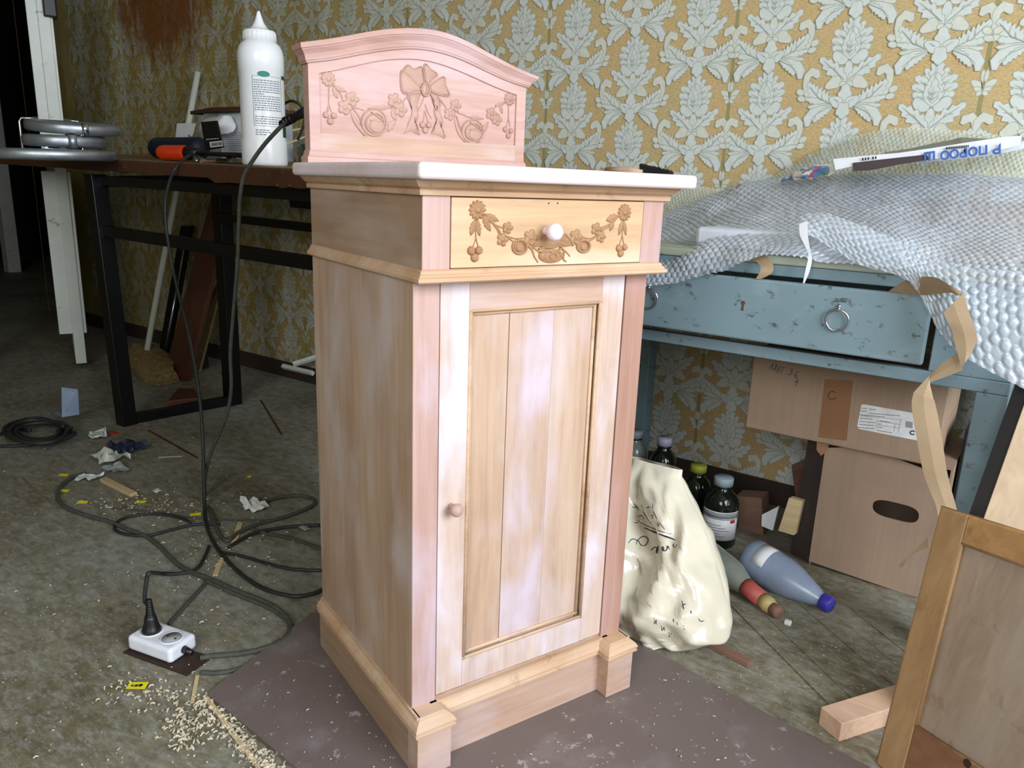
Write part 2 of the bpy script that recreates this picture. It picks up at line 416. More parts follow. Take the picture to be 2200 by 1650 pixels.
def spline(pts, n=8):
    P = [Vector([float(c) for c in p]) for p in pts]; out = []
    for i in range(len(P) - 1):
        p0 = P[max(i - 1, 0)]; p1 = P[i]; p2 = P[i + 1]; p3 = P[min(i + 2, len(P) - 1)]
        for k in range(n):
            t = k / n; t2 = t * t; t3 = t2 * t
            out.append(0.5 * ((2 * p1) + (-p0 + p2) * t + (2 * p0 - 5 * p1 + 4 * p2 - p3) * t2 + (-p0 + 3 * p1 - 3 * p2 + p3) * t3))
    out.append(P[-1]); return out
def axisM(p, q):
    """matrix putting local z along p->q with origin at p"""
    p = Vector([float(c) for c in p]); q = Vector([float(c) for c in q]); return Matrix.Translation(p) @ (q - p).to_track_quat('Z', 'Y').to_matrix().to_4x4()
def frameM(o, ex, ez):
    """matrix: local x along ex, local z along ez (made orthogonal)"""
    ez = Vector(ez).normalized(); ex = Vector(ex); ex = (ex - ez * ex.dot(ez)).normalized(); ey = ez.cross(ex)
    m4 = Matrix.Identity(4)
    for i in range(3): m4[i][0] = ex[i]; m4[i][1] = ey[i]; m4[i][2] = ez[i]; m4[i][3] = float(o[i])
    return m4
def text_mb(body, size, M4, mb=None, mi=0, depth=0.0004, bold=0.0):
    """flat lettering as a thin mesh"""
    cu = bpy.data.curves.new('lettering', 'FONT'); cu.body = body; cu.size = size; cu.align_x = 'CENTER'; cu.align_y = 'CENTER'; cu.extrude = depth; cu.resolution_u = 3; cu.offset = size * bold
    ob = bpy.data.objects.new('lettering', cu); COL.objects.link(ob)
    dg = bpy.context.evaluated_depsgraph_get(); me = bpy.data.meshes.new_from_object(ob.evaluated_get(dg))
    mb = mb or MB(); mb.add([M4 @ v.co for v in me.vertices], [tuple(p.vertices) for p in me.polygons], mi)
    bpy.data.objects.remove(ob); bpy.data.curves.remove(cu); bpy.data.meshes.remove(me)
    return mb

# ============================================================ SETTING
WY = 1.465; XL = -4.06; XR = 2.6; YF = -2.6; ZC = 2.6
fl = MB()
fl.box(-8.2, XR + 0.1, YF - 0.1, 3.2, -0.06, 0.0)
struct(fl, 'floor', M['floor'])
ce = MB(); ce.box(-8.2, XR + 0.1, YF - 0.1, 3.2, ZC, ZC + 0.06); struct(ce, 'ceiling', M['plaster'])
# front wall with a window, right wall with a window
def wall_with_hole(name, axis, at, lo, hi, h0, h1, z0, z1, th, mat):
    mb = MB()
    def bx(a0, a1, za, zb):
        if axis == 'y': mb.box(a0, a1, at, at + th, za, zb)
        else: mb.box(at, at + th, a0, a1, za, zb)
    bx(lo, h0, 0, ZC); bx(h1, hi, 0, ZC); bx(h0, h1, 0, z0); bx(h0, h1, z1, ZC)
    return struct(mb, name, mat)
wall_with_hole('wall_front', 'y', YF - 0.1, XL, XR, 0.25, 1.55, 0.9, 2.2, 0.1, M['plaster'])
wall_with_hole('wall_right', 'x', XR, YF - 0.1, WY, -1.25, 0.6, 0.8, 2.35, 0.1, M['plaster'])
def window(name, axis, at, a0, a1, z0, z1):
    mb = MB(); t = 0.03
    def bx(p0, p1, q0, q1):
        if axis == 'x': mb.box(at, at + 0.05, p0, p1, q0, q1)
        else: mb.box(p0, p1, at, at + 0.05, q0, q1)
    bx(a0, a0 + t, z0, z1); bx(a1 - t, a1, z0, z1); bx(a0, a1, z0, z0 + t); bx(a0, a1, z1 - t, z1); mid = (a0 + a1) / 2; bx(mid - t / 2, mid + t / 2, z0, z1)
    struct(mb, name, M['white_stick'])
window('window_1', 'x', XR + 0.03, -1.25, 0.6, 0.8, 2.35)
window('window_2', 'y', YF - 0.07, 0.25, 1.55, 0.9, 2.2)
# left wall: doorway into a dark room
wl = MB(); wl.box(XL - 0.1, XL, 1.40, WY + 0.1, 0, ZC); wl.box(XL - 0.1, XL, YF, -0.3, 0, ZC); wl.box(XL - 0.1, XL, -0.3, 1.40, 2.2, ZC)
struct(wl, 'wall_left', M['wall_far'])
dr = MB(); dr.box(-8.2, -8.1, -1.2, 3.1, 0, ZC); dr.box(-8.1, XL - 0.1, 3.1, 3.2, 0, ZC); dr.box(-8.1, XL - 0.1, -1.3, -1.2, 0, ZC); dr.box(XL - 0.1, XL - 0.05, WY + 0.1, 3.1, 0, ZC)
struct(dr, 'wall_far_room', M['unlit_walls'])

# ---- papered back wall: ground, damask motifs as thin embossed print
wb = MB(); wb.box(XL - 0.1, XR + 0.1, WY, WY + 0.1, 0, ZC)
NG = len(wb.f)
def proj_leaf(p0, p1, w, n=5, ser=0.22, bend=0.0):
    p0 = np.array(p0, float); p1 = np.array(p1, float); d = p1 - p0; L = np.linalg.norm(d); d /= L; q = np.array([-d[1], d[0]])
    L_, R_ = [], []
    N = n * 2
    for i in range(1, N):
        t = i / N; prof = math.sin(PI * t ** 0.75) ** 0.8
        k = 1.0 if i % 2 else 1 - ser * 1.6
        c = p0 + d * L * t + q * bend * math.sin(PI * t)
        L_.append(c + q * w / 2 * prof * k + d * (L * 0.05 if i % 2 else 0)); R_.append(c - q * w / 2 * prof * k + d * (L * 0.05 if i % 2 else 0))
    return [p0] + R_ + [p1] + L_[::-1]
def proj_blob(cx, cy, rx, ry, lobes=0, rot=0.0, n=16, amp=0.16):
    o = []
    for i in range(n):
        a = 2 * PI * i / n; r = 1 + (amp * math.cos(lobes * a) if lobes else 0); x = rx * r * math.cos(a); y = ry * r * math.sin(a)
        o.append(np.array([cx + x * math.cos(rot) - y * math.sin(rot), cy + x * math.sin(rot) + y * math.cos(rot)]))
    return o
def proj_stroke(pts, ws):
    P = [np.array(p, float) for p in pts]; L_, R_ = [], []
    for i, p in enumerate(P):
        d = P[min(i + 1, len(P) - 1)] - P[max(i - 1, 0)]; d /= np.linalg.norm(d); q = np.array([-d[1], d[0]]); L_.append(p + q * ws[i] / 2); R_.append(p - q * ws[i] / 2)
    return R_ + L_[::-1]
def grow(poly, g):
    P = np.array(poly); n = len(P); out = []
    area = 0.5 * sum(P[i][0] * P[(i + 1) % n][1] - P[(i + 1) % n][0] * P[i][1] for i in range(n)); sg = 1 if area > 0 else -1
    for i in range(n):
        d = P[(i + 1) % n] - P[i - 1]; L = np.linalg.norm(d)
        q = np.array([d[1], -d[0]]) / (L if L > 1e-6 else 1) * sg
        out.append(P[i] + q * g)
    return out
S_ = []   # (poly, material index of the fill)
def both(poly, m_=2):
    S_.append((poly, m_)); S_.append(([np.array([-p[0], p[1]]) for p in poly], m_))
# crown of leaves round a small heart
both(proj_stroke([(60, 560), (130, 470), (150, 330), (120, 250)], [60, 90, 90, 40]), 2)
for (a, b, w) in (((50, 320), (215, 235), 110), ((60, 400), (235, 330), 110), ((60, 480), (215, 420), 105), ((30, 260), (120, 150), 80)):
    both(proj_leaf(a, b, w, 3, 0.25), 2)
both(proj_blob(112, 540, 92, 62, 0, -0.6), 2)
S_.append((proj_leaf((0, 330), (0, 0), 150, 4, 0.25), 2))
S_.append((proj_leaf((0, 560), (0, 200), 215, 4, 0.12), 2))
S_.append((proj_leaf((0, 520), (0, 265), 110, 3, 0.3), 2))
S_.append((proj_leaf((0, 790), (0, 590), 105, 3, 0.1), 2))
both(proj_leaf((10, 815), (345, 540), 175, 5, 0.3), 2)
both(proj_blob(150, 835, 88, 58, 3, 0.5), 3)
both(proj_blob(38, 850, 30, 20), 3)
# C-scrolls with feathered inner leaf
both(proj_stroke([(140, 1100), (260, 1090), (390, 1040), (465, 940), (490, 830), (480, 740), (430, 690), (370, 715), (350, 760)], [20, 40, 48, 50, 48, 60, 84, 76, 24]), 3)
both(proj_leaf((140, 1085), (455, 830), 210, 8, 0.3, 34), 2)
both(proj_leaf((180, 1085), (470, 1010), 70, 5, 0.3), 2)
both(proj_blob(545, 930, 40, 26, 0, -0.5), 3)
both(proj_blob(520, 1010, 40, 22, 0, -0.3), 3)
both(proj_leaf((130, 1105), (430, 1110), 46, 4, 0.2), 3)
both(proj_stroke([(140, 1120), (260, 1150), (360, 1195), (415, 1260), (410, 1340)], [24, 84, 108, 84, 30]), 2)
both(proj_leaf((150, 1120), (330, 1290), 80, 5, 0.3, -14), 2)
S_.append((proj_leaf((0, 1090), (0, 855), 150, 3, 0.12), 2))
both(proj_blob(92, 1055, 74, 52, 3, -0.5), 2)
S_.append((proj_blob(0, 1160, 86, 66, 5, PI / 2), 2))
def vein(pts, w=9): S_.append((proj_stroke(pts, [w] * (len(pts) - 1) + [3]), 5)); S_.append((proj_stroke([(-a, b) for a, b in pts], [w] * (len(pts) - 1) + [3]), 5))
for pts in ([(30, 800), (150, 690), (300, 570)], [(150, 690), (170, 640)], [(200, 650), (250, 650)], [(150, 1080), (300, 1010), (400, 900), (440, 860)], [(260, 1030), (270, 960)], [(330, 980), (320, 900)], [(150, 1120), (280, 1180), (380, 1270)], [(70, 330), (160, 270)], [(90, 410), (190, 350)], [(80, 490), (170, 440)], [(60, 1060), (120, 1020)], [(0.1, 250), (0.1, 100)], [(0.1, 500), (0.1, 340)], [(5, 430), (50, 390)], [(5, 480), (60, 450)]): vein(pts)
SC_ = 0.24 / 1220.0 * 1.06
def stamp(shapes, cx, ztop):
    for k, (poly, mi) in enumerate(shapes):
        e = 0.0003 + 0.00006 * k
        if mi == 5:
            wb.add([(cx + p[0] * SC_, WY - e - 0.00003, max(0.06, ztop - p[1] * SC_)) for p in poly], [tuple(range(len(poly)))], 1); continue
        P2 = grow(poly, 17); poly = grow(poly, 8)
        for pts, dy, mt_ in ((P2, e, 1), (poly, e + 0.00003, mi)):
            n = len(pts)
            wb.add([(cx + p[0] * SC_, WY - dy, max(0.06, ztop - p[1] * SC_)) for p in pts], [tuple(range(n))], mt_)
FL_ = []
for sg in (-1, 1):
    for (a, b, w) in (((18, 40), (120, -30), 60), ((16, 70), (80, 50), 34), ((14, 90), (50, 120), 30), ((14, -20), (20, -140), 22)):
        pl = proj_leaf((a[0] * sg, a[1]), (b[0] * sg, b[1]), w, 2, 0.1); FL_.append((pl, 3))
PITCH = 0.205
x0s = -0.176 + PITCH / 2 - 0.615 * 8        # first column right of a seam
for r_ in range(8 + 5):
    seam = -0.176 + 0.615 * (r_ - 8)
    if seam < XL - 0.7 or seam > XR: continue
    wb.add([(seam - 0.005, WY - 0.0003, 0.02), (seam + 0.005, WY - 0.0003, 0.02), (seam + 0.005, WY - 0.0003, ZC), (seam - 0.005, WY - 0.0003, ZC)], [(0, 1, 2, 3)], 4)
    for kz in range(11):
        zs = 1.163 - 0.24 * kz + 0.24 * 4
        if 0.15 < zs < 2.3 and seam > XL + 0.1: stamp(FL_, seam, zs)
    for c_ in range(3):
        cx = seam + PITCH * (c_ + 0.5)
        if cx < XL + 0.1 or cx > 1.7: continue
        for kz in range(11):
            zt = 1.232 + 0.24 * (kz - 5) + (0.12 if c_ == 1 else 0)
            if zt < 0.12 or zt > 2.4: continue
            stamp(S_, cx, zt)
struct(wb, 'wall_back', [M['wp_ground'], M['wp_line'], M['wp_fill'], M['wp_hi'], M['wp_seam']], fix=False)
bb = MB(); bb.box(XL, XR, WY - 0.016, WY - 0.002, 0, 0.07); struct(bb, 'baseboard_back', simple('dark_skirting', (52, 40, 34), 0.7))

# old floor boards showing under the desk
pb = M['floor']
dirv = (PZ(1880, 1495) - PZ(1765, 1390))[:2]; dirv /= np.linalg.norm(dirv); nrm_ = np.array([-dirv[1], dirv[0]])
base_ = PZ(1765, 1390)[:2]
fo = bpy.data.objects['floor']
for k in range(-2, 5):
    mb = MB(); c = base_ + nrm_ * 0.052 * (k + 0.5)
    a = c - dirv * 0.22; b = c + dirv * 0.20
    hw = 0.0252
    top = [tuple(a - nrm_ * hw) + (0.0005,), tuple(b - nrm_ * hw) + (0.0005,), tuple(b + nrm_ * hw) + (0.0005,), tuple(a + nrm_ * hw) + (0.0005,)]
    mb.slab(top, (0, 0, 0.0025 + 0.0006 * (k % 2)))
    build(mb, 'floor_board', pb, fo)

# ---- open door leaf at the left, seen edge-on, and a second jamb in the dark room
p0 = np.array([-2.955, 0.925, 0.0]); dd = np.array([-0.915, 0.403, 0]); dn = np.array([0.403, 0.915, 0])
def leafbox(mb, a, b, w0, w1, z0, z1):
    q = [p0 + dd * a + dn * w0, p0 + dd * b + dn * w0, p0 + dd * b + dn * w1, p0 + dd * a + dn * w1]
    mb.slab([(p[0], p[1], z0) for p in q], (0, 0, z1 - z0))
door = bpy.data.objects.new('door_1', None); COL.objects.link(door); door.location = p0; ROOT['door_1'] = Matrix.Translation(Vector(p0)); door['kind'] = 'structure'
mb = MB(); leafbox(mb, 0, 1.14, -0.022, 0.022, 0.02, 2.1); build(mb, 'door_leaf', M['white_door'], door, bev=0.002)
mb = MB(); leafbox(mb, 0.01, 0.13, -0.075, 0.036, 0.16, 0.88); leafbox(mb, 0.01, 0.13, -0.062, 0.032, 0.90, 2.1)
build(mb, 'door_stile', M['white_door'], door, bev=0.003)
mb = MB(); leafbox(mb, -0.006, 0.05, -0.05, -0.018, 0.9, 0.99); build(mb, 'lock_plate', M['ring_metal'], door)
mb = MB(); leafbox(mb, -0.02, 0.06, 0.0, 0.05, 1.50, 1.72); build(mb, 'rim_lock', M['black_plastic'], door, bev=0.006, label='dark rim lock box near the top')
mb = MB(); leafbox(mb, -0.0215, -0.02, 0.016, 0.028, 1.57, 1.62); build(mb, 'lock_tag', M['white_print'], door)
for sg in (-1, 1):
    mb = MB(); o_ = 0.03 * sg; e_ = -0.125 if sg < 0 else 0.088
    pts = [p0 + dd * 0.05 + dn * o_ + [0, 0, 1.10], p0 + dd * 0.05 + dn * e_ + [0, 0, 1.095], p0 + dd * 0.05 + dn * (e_ + 0.008 * sg) + [0, 0, 1.08], p0 + dd * 0.05 + dn * (e_ + 0.008 * sg) + [0, 0, 0.97], p0 + dd * 0.05 + dn * e_ + [0, 0, 0.955], p0 + dd * 0.05 + dn * o_ + [0, 0, 0.955]]
    mb.tube(pts, 0.006, 8); build(mb, 'pull_handle', M['chrome'], door, True, label='steel pull handle')
mb = MB(); c = PZ(28, 584); mb.box(c[0] - 0.05, c[0] + 0.05, c[1] - 0.05, c[1] + 0.05, 0, 2.1); struct(mb, 'door_2', M['white_door'], bev=0.004)

# ============================================================ THE CABINET (local frame: x across the front, y to the back)
W_, D_ = 0.42, 0.405
cab = thing('night_cabinet', 'tall sanded pink-brown wooden bedside cabinet with carved backboard and drawer', 'cabinet', (0, 0, 0), TH)
def cb(mb, name, mat, parent=None, **k): return build(mb, name, mat, parent or cab, local=True, **k)
BZ = 0.010     # thickness of the fibreboard it stands on
def ringband(mb, rings, x0, x1, y0, y1, closed_back=True):
    """rings: (offset, z) from bottom to top round the front and both sides"""
    vs = []
    for o, z in rings: vs += [(x0 - o, y1, z), (x0 - o, y0 - o, z), (x1 + o, y0 - o, z), (x1 + o, y1, z)]
    n = len(rings); fs = []
    for i in range(n - 1):
        for k in range(3): fs.append((i * 4 + k, i * 4 + k + 1, (i + 1) * 4 + k + 1, (i + 1) * 4 + k))
        fs.append((i * 4 + 3, i * 4, (i + 1) * 4, (i + 1) * 4 + 3))
    fs += [(3, 2, 1, 0), tuple((n - 1) * 4 + k for k in range(4))]
    mb.add(vs, fs)
# carcass sides and back
mb = MB(); mb.box(0, 0.016, 0.025, D_, BZ, 0.766); cb(mb, 'side_panel', M['body_wood'])
mb = MB(); mb.box(W_ - 0.016, W_, 0.025, D_, BZ, 0.766); cb(mb, 'side_panel', M['body_wood'])
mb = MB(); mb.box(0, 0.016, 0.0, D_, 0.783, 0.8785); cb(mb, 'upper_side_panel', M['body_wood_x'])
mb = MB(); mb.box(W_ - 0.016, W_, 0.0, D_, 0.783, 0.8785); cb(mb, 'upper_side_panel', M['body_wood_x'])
mb = MB(); mb.box(0.016, W_ - 0.016, D_ - 0.01, D_, 0.02, 0.8785); mb.box(0.016, W_ - 0.016, 0.03, D_ - 0.01, 0.10, 0.115); cb(mb, 'back_panel', M['body_wood'])
mb = MB(); mb.box(0.017, W_ - 0.017, 0.046, 0.05, 0.12, 0.765); mb.box(0.017, W_ - 0.017, 0.021, 0.025, 0.783, 0.8785); cb(mb, 'gap_shade_sheet', M['recess_shade'])  # added dark sheets that give the gaps round door and drawer their shade
mb = MB(); mb.box(0.0003, 0.0402, 0.0242, 0.046, BZ, 0.766); cb(mb, 'corner_stile', M['stile_wood'], bev=0.001)
mb = MB(); mb.box(0.3762, W_ - 0.0003, 0.0242, 0.046, BZ, 0.766); cb(mb, 'corner_stile', M['stile_dark'], bev=0.001, label='redder right-hand corner stile')
mb = MB(); mb.box(0.0003, 0.0405, -0.0008, 0.021, 0.783, 0.8785); cb(mb, 'drawer_stile', M['stile_wood'], bev=0.001)
mb = MB(); mb.box(0.3782, W_ - 0.0003, -0.0008, 0.021, 0.783, 0.8785); cb(mb, 'drawer_stile', M['stile_wood'], bev=0.001)
# countertop, cornice, waist moulding
mb = MB(); mb.box(-0.026, W_ + 0.026, -0.043, D_ + 0.015, 0.8962, 0.9168); o = cb(mb, 'countertop', M['top_wood'], bev=0.006, smooth=False); o.modifiers['bevel'].segments = 4
mb = MB(); ringband(mb, [(0.002, 0.8765), (0.0065, 0.8775), (0.007, 0.8835), (0.0045, 0.8845), (0.006, 0.8855), (0.010, 0.8875), (0.016, 0.8935), (0.018, 0.896)], 0, W_, 0, D_); cb(mb, 'cornice_moulding', M['moulding_wood'])
mb = MB(); ringband(mb, [(0.0, 0.7657), (0.0065, 0.7657), (0.0095, 0.768), (0.0095, 0.7725), (0.0065, 0.7745), (0.0062, 0.7762), (0.004, 0.778), (0.003, 0.7815), (0.0, 0.7835)], 0, W_, 0, D_); cb(mb, 'waist_moulding', M['moulding_wood'])
# plinth
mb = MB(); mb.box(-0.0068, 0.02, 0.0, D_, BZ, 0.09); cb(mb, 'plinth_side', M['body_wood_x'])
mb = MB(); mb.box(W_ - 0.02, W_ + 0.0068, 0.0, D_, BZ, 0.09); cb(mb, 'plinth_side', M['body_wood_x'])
mb = MB(); mb.box(0.045, W_ - 0.045, 0.018, 0.03, BZ, 0.09); cb(mb, 'plinth_apron', M['plinth_wood'])
for a, b in ((-0.007, 0.051), (W_ - 0.051, W_ + 0.007)):
    mb = MB(); mb.box(a, b, -0.009, 0.024, BZ, 0.09); cb(mb, 'plinth_block', M['plinth_wood'], bev=0.001)
def plinthrings(o0): return [(o0, 0.086), (o0 + 0.005, 0.0872), (o0 + 0.0055, 0.0905), (o0 + 0.0025, 0.0925), (o0 + 0.0055, 0.0945), (o0 + 0.0055, 0.0975), (o0 + 0.002, 0.1035), (o0 - 0.004, 0.109), (o0 - 0.010, 0.112)]
mb = MB()
vs = []; PR = plinthrings(0.0)
# outline follows side, block, recess, block, side
for o, z in PR:
    q = o
    ol = [(-0.007 - q, D_), (-0.007 - q, -0.009 - q), (0.051 + q, -0.009 - q), (0.051 + q, 0.018 - q), (W_ - 0.051 - q, 0.018 - q), (W_ - 0.051 - q, -0.009 - q), (W_ + 0.007 + q, -0.009 - q), (W_ + 0.007 + q, D_)]
    vs += [(x, y, z) for x, y in ol]
fs = []
for i in range(len(PR) - 1):
    for k in range(7): fs.append((i * 8 + k, i * 8 + k + 1, (i + 1) * 8 + k + 1, (i + 1) * 8 + k))
t = (len(PR) - 1) * 8
mb.add(vs, fs); zt = PR[-1][1]
mb.box(-0.004, 0.002, 0.0, D_, zt - 0.004, zt + 0.0006); mb.box(W_ - 0.002, W_ + 0.004, 0.0, D_, zt - 0.004, zt + 0.0006)
mb.box(0.0, 0.041, -0.001, 0.03, zt - 0.004, zt + 0.0006); mb.box(W_ - 0.041, W_, -0.001, 0.03, zt - 0.004, zt + 0.0006); mb.box(0.03, W_ - 0.03, 0.02, 0.03, zt - 0.004, zt + 0.0006)
cb(mb, 'plinth_moulding', M['moulding_wood'])
# door
door_ = MB(); door_.box(0.0418, 0.0880, 0.0255, 0.045, 0.1195, 0.7635); dpart = cb(door_, 'door', M['pale_wood'], bev=0.0008)
mb = MB(); mb.box(0.0882, 0.3288, 0.0257, 0.045, 0.7235, 0.7633); cb(mb, 'door_rail', M['plinth_wood'], dpart)
mb = MB(); mb.box(0.0882, 0.3288, 0.0257, 0.045, 0.1197, 0.1665); cb(mb, 'door_rail', M['pale_wood'], dpart, label='whitish filler-smeared bottom rail')
mb = MB(); mb.box(0.3290, 0.3740, 0.0255, 0.045, 0.1195, 0.7635); cb(mb, 'door_stile', M['pale_wood'], dpart, bev=0.0008)
mb = MB()
for a, b, zz in (((0.088, 0.1665), (0.088, 0.7235), 'v'), ((0.329, 0.1665), (0.329, 0.7235), 'v'), ((0.088, 0.1665), (0.329, 0.1665), 'h'), ((0.088, 0.7235), (0.329, 0.7235), 'h')):
    sx = 1 if a[0] < 0.2 else -1; sz = 1 if a[1] < 0.4 else -1
    for off, y, r in ((0.0025, 0.0245, 0.0028), (0.008, 0.031, 0.003)):
        if zz == 'v': mb.tube([(a[0] + sx * off, y + 0.002, a[1]), (b[0] + sx * off, y + 0.002, b[1])], r, 8)
        else: mb.tube([(a[0], y + 0.002, a[1] + sz * off), (b[0], y + 0.002, b[1] + sz * off)], r, 8)
cb(mb, 'door_bead', M['moulding_wood'], dpart, smooth=True)
mb = MB(); mb.box(0.089, 0.1610, 0.034, 0.042, 0.167, 0.723); cb(mb, 'door_plank', M['plank_wood'], dpart, bev=0.0006)
mb = MB(); mb.box(0.1622, 0.2430, 0.034, 0.042, 0.167, 0.723); cb(mb, 'door_plank', M['plank_mid'], dpart, bev=0.0006)
mb = MB(); mb.box(0.2431, 0.3280, 0.0341, 0.042, 0.167, 0.723); cb(mb, 'door_plank', M['plank_wood'], dpart)
def knob(parent, x, y, z, s, mat):
    mb = MB(); prof = [(0.006 * s, 0), (0.0055 * s, 0.004 * s), (0.0045 * s, 0.009 * s), (0.006 * s, 0.013 * s), (0.0105 * s, 0.016 * s), (0.0125 * s, 0.021 * s), (0.0118 * s, 0.026 * s), (0.0085 * s, 0.0305 * s), (0.003 * s, 0.0325 * s)]
    mb.lathe(prof, 24, axisM((x, y, z), (x, y - 1, z))); cb(mb, 'knob', mat, parent, smooth=True)
knob(dpart, 0.063, 0.026, 0.433, 0.80, M['stile_wood'])
# drawer
mb = MB(); mb.box(0.0418, 0.3772, -0.0012, 0.02, 0.7845, 0.8755); drw = cb(mb, 'drawer', M['drawer_wood'], bev=0.0008)
k0 = LP(1200, 497, -0.028); knob(drw, k0[0] - 0.003, -0.001, k0[2] - 0.0015, 1.0, M['top_wood'])
mb = MB()
for u in (1120, 1213):
    p = LP(950 + u / 4.889, 410 + 131 / 4.889, -0.0015); mb.lathe([(0.0011, 0), (0.0011, 0.0006)], 8, axisM((p[0], -0.0012, p[2]), (p[0], -1, p[2])))
cb(mb, 'screw_hole', M['recess_shade'], drw)

# ---- carving helpers: pieces lie on plane y=y0 of the cabinet frame and stand proud of it
class Carve:
    def __init__(s, f, y0, parent, mat): s.f = f; s.y = y0; s.p = parent; s.m = mat
    def P(s, u, v): a, b = s.f(u, v); q = LP(a, b, s.y); return np.array([q[0], q[2]])
    def put(s, mb, name): return cb(mb, name, s.m, s.p, smooth=True)
    def dome(s, poly, h, name=None, mb=None, local=False, y0=0.0, inner=0.72):
        P = [np.array(p) if local else s.P(*p) for p in poly]; n = len(P); c = sum(P) / n; mb = mb or MB()
        vs = [(p[0], s.y - y0 + 0.0005, p[1]) for p in P] + [(p[0], s.y - y0 - h * 0.6, p[1]) for p in [c + (p - c) * 0.97 for p in P]] + [((c + (p - c) * inner)[0], s.y - y0 - h, (c + (p - c) * inner)[1]) for p in P] + [(c[0], s.y - y0 - h * 0.82, c[1])]
        fs = []
        for k in range(n):
            k2 = (k + 1) % n
            fs += [(k, k2, n + k2, n + k), (n + k, n + k2, 2 * n + k2, 2 * n + k), (2 * n + k, 2 * n + k2, 3 * n)]
        mb.add(vs, fs)
        if name: return s.put(mb, name)
        return mb
    def flower(s, c, r, petals, name, h=0.0022, amp=0.14):
        c = s.P(*c) if not isinstance(c, np.ndarray) else c; mb = MB(); N = petals * 6; vs = []; rings = [(1.0, 0.0005, 1), (0.97, -h * 0.7, 1), (0.7, -h, 0.7), (0.34, -h * 0.55, 0.4), (0.3, -h * 1.15, 0), (0.12, -h * 1.35, 0)]
        for q, dy, am in rings:
            for k in range(N):
                a = 2 * PI * k / N; w = 1.9 * abs(math.cos(petals * a / 2)) ** 0.7 - 0.9; rr = r * q * (1 + amp * w * am); dip = (0.0 if q == 1.0 else (0.45 * h * (1 - max(0, w + 0.2)) * am))
                vs.append((c[0] + rr * math.cos(a), s.y + dy + min(dip, h * 0.8), c[1] + rr * math.sin(a)))
        n = len(rings); fs = [(i * N + k, i * N + (k + 1) % N, (i + 1) * N + (k + 1) % N, (i + 1) * N + k) for i in range(n - 1) for k in range(N)] + [tuple((n - 1) * N + k for k in range(N))]
        mb.add(vs, fs); return s.put(mb, name)
    def stem(s, pts, r=0.0011, mb=None, name=None, h=0.0006, taper=True):
        P = [s.P(*p) for p in pts]; sp = spline([(p[0], s.y - h, p[1]) for p in P], 5); n = len(sp); mb = mb or MB()
        mb.tube(sp, [r * (1 - 0.4 * i / n) if taper else r for i in range(n)], 6)
        if name: return s.put(mb, name)
        return mb
    def leaf(s, a, b, w, name='carved_leaf', h=0.0016):
        A = s.P(*a); B = s.P(*b); d = B - A; L = np.linalg.norm(d); d /= L; q = np.array([-d[1], d[0]]); w = w * 0.00017 * 1.0
        pl = [A]
        for t, k in ((0.2, 0.5), (0.4, 0.9), (0.5, 0.7), (0.62, 1.0), (0.72, 0.65), (0.86, 0.55)): pl.append(A + d * L * t + q * w * k)
        pl.append(B)
        for t, k in ((0.86, 0.55), (0.72, 0.65), (0.62, 1.0), (0.5, 0.7), (0.4, 0.9), (0.2, 0.5)): pl.append(A + d * L * t - q * w * k)
        mb = s.dome(pl, h, None, None, True)
        mb.tube([(A[0], s.y - h, A[1]), (B[0], s.y - h * 0.8, B[1])], 0.0004, 5); return s.put(mb, name)
    def berry(s, c, r):
        c = s.P(*c); mb = MB(); pr = [(r, 0), (r * 0.95, r * 0.35), (r * 0.75, r * 0.65), (r * 0.4, r * 0.85), (r * 0.18, r * 0.82), (r * 0.1, r * 0.7)]
        mb.lathe(pr, 14, axisM((c[0], s.y + 0.0004, c[1]), (c[0], s.y - 1, c[1]))); s.put(mb, 'berry')
    def ring(s, pts, r, mb, closed=False, h=0.001):
        P = [s.P(*p) for p in pts]; P = P + [P[0]] if closed else P
        mb.tube(spline([(p[0], s.y - h, p[1]) for p in P], 5), r, 6)
def ell(c, rx, ry, n=16, a0=0.0, a1=2 * PI): return [(c[0] + rx * math.cos(a0 + (a1 - a0) * k / n), c[1] + ry * math.sin(a0 + (a1 - a0) * k / n)) for k in range(n)]
DC = Carve(lambda u, v: (950 + u / 4.889, 410 + v / 4.889), -0.0012, drw, M['carving_wood'])
DC.flower((367, 200), 0.0115, 12, 'rosette', 0.003); DC.flower((1910, 228), 0.0115, 12, 'rosette', 0.003)
mb = MB(); DC.stem([(350, 270), (340, 380), (350, 450), (345, 520), (318, 590)], 0.0009, mb); DC.stem([(350, 450), (358, 520), (378, 585)], 0.0009, mb); DC.put(mb, 'carved_stem')
mb = MB(); DC.stem([(1902, 290), (1890, 400), (1888, 470), (1862, 560)], 0.0009, mb); DC.stem([(1890, 460), (1897, 520), (1908, 560)], 0.0009, mb); DC.put(mb, 'carved_stem')
DC.leaf((352, 285), (295, 470), 30); DC.leaf((362, 285), (392, 475), 26); DC.leaf((1895, 300), (1852, 465), 26); DC.leaf((1905, 300), (1927, 465), 22)
for c, r in (((303, 628), 0.0062), ((382, 625), 0.0058), ((338, 700), 0.0062), ((1853, 602), 0.0060), ((1915, 592), 0.0052), ((1870, 655), 0.0060)): DC.berry(c, r)
DC.leaf((420, 240), (505, 425), 32); DC.leaf((440, 240), (590, 318), 30)
mb = MB()
for st in ([(420, 240), (530, 340), (640, 392)], [(530, 340), (580, 410), (600, 480)], [(660, 470), (770, 500), (880, 490)], [(690, 490), (740, 530), (765, 560)], [(440, 260), (560, 360), (620, 460)]): DC.stem(st, 0.0012, mb)
DC.put(mb, 'carved_stem')
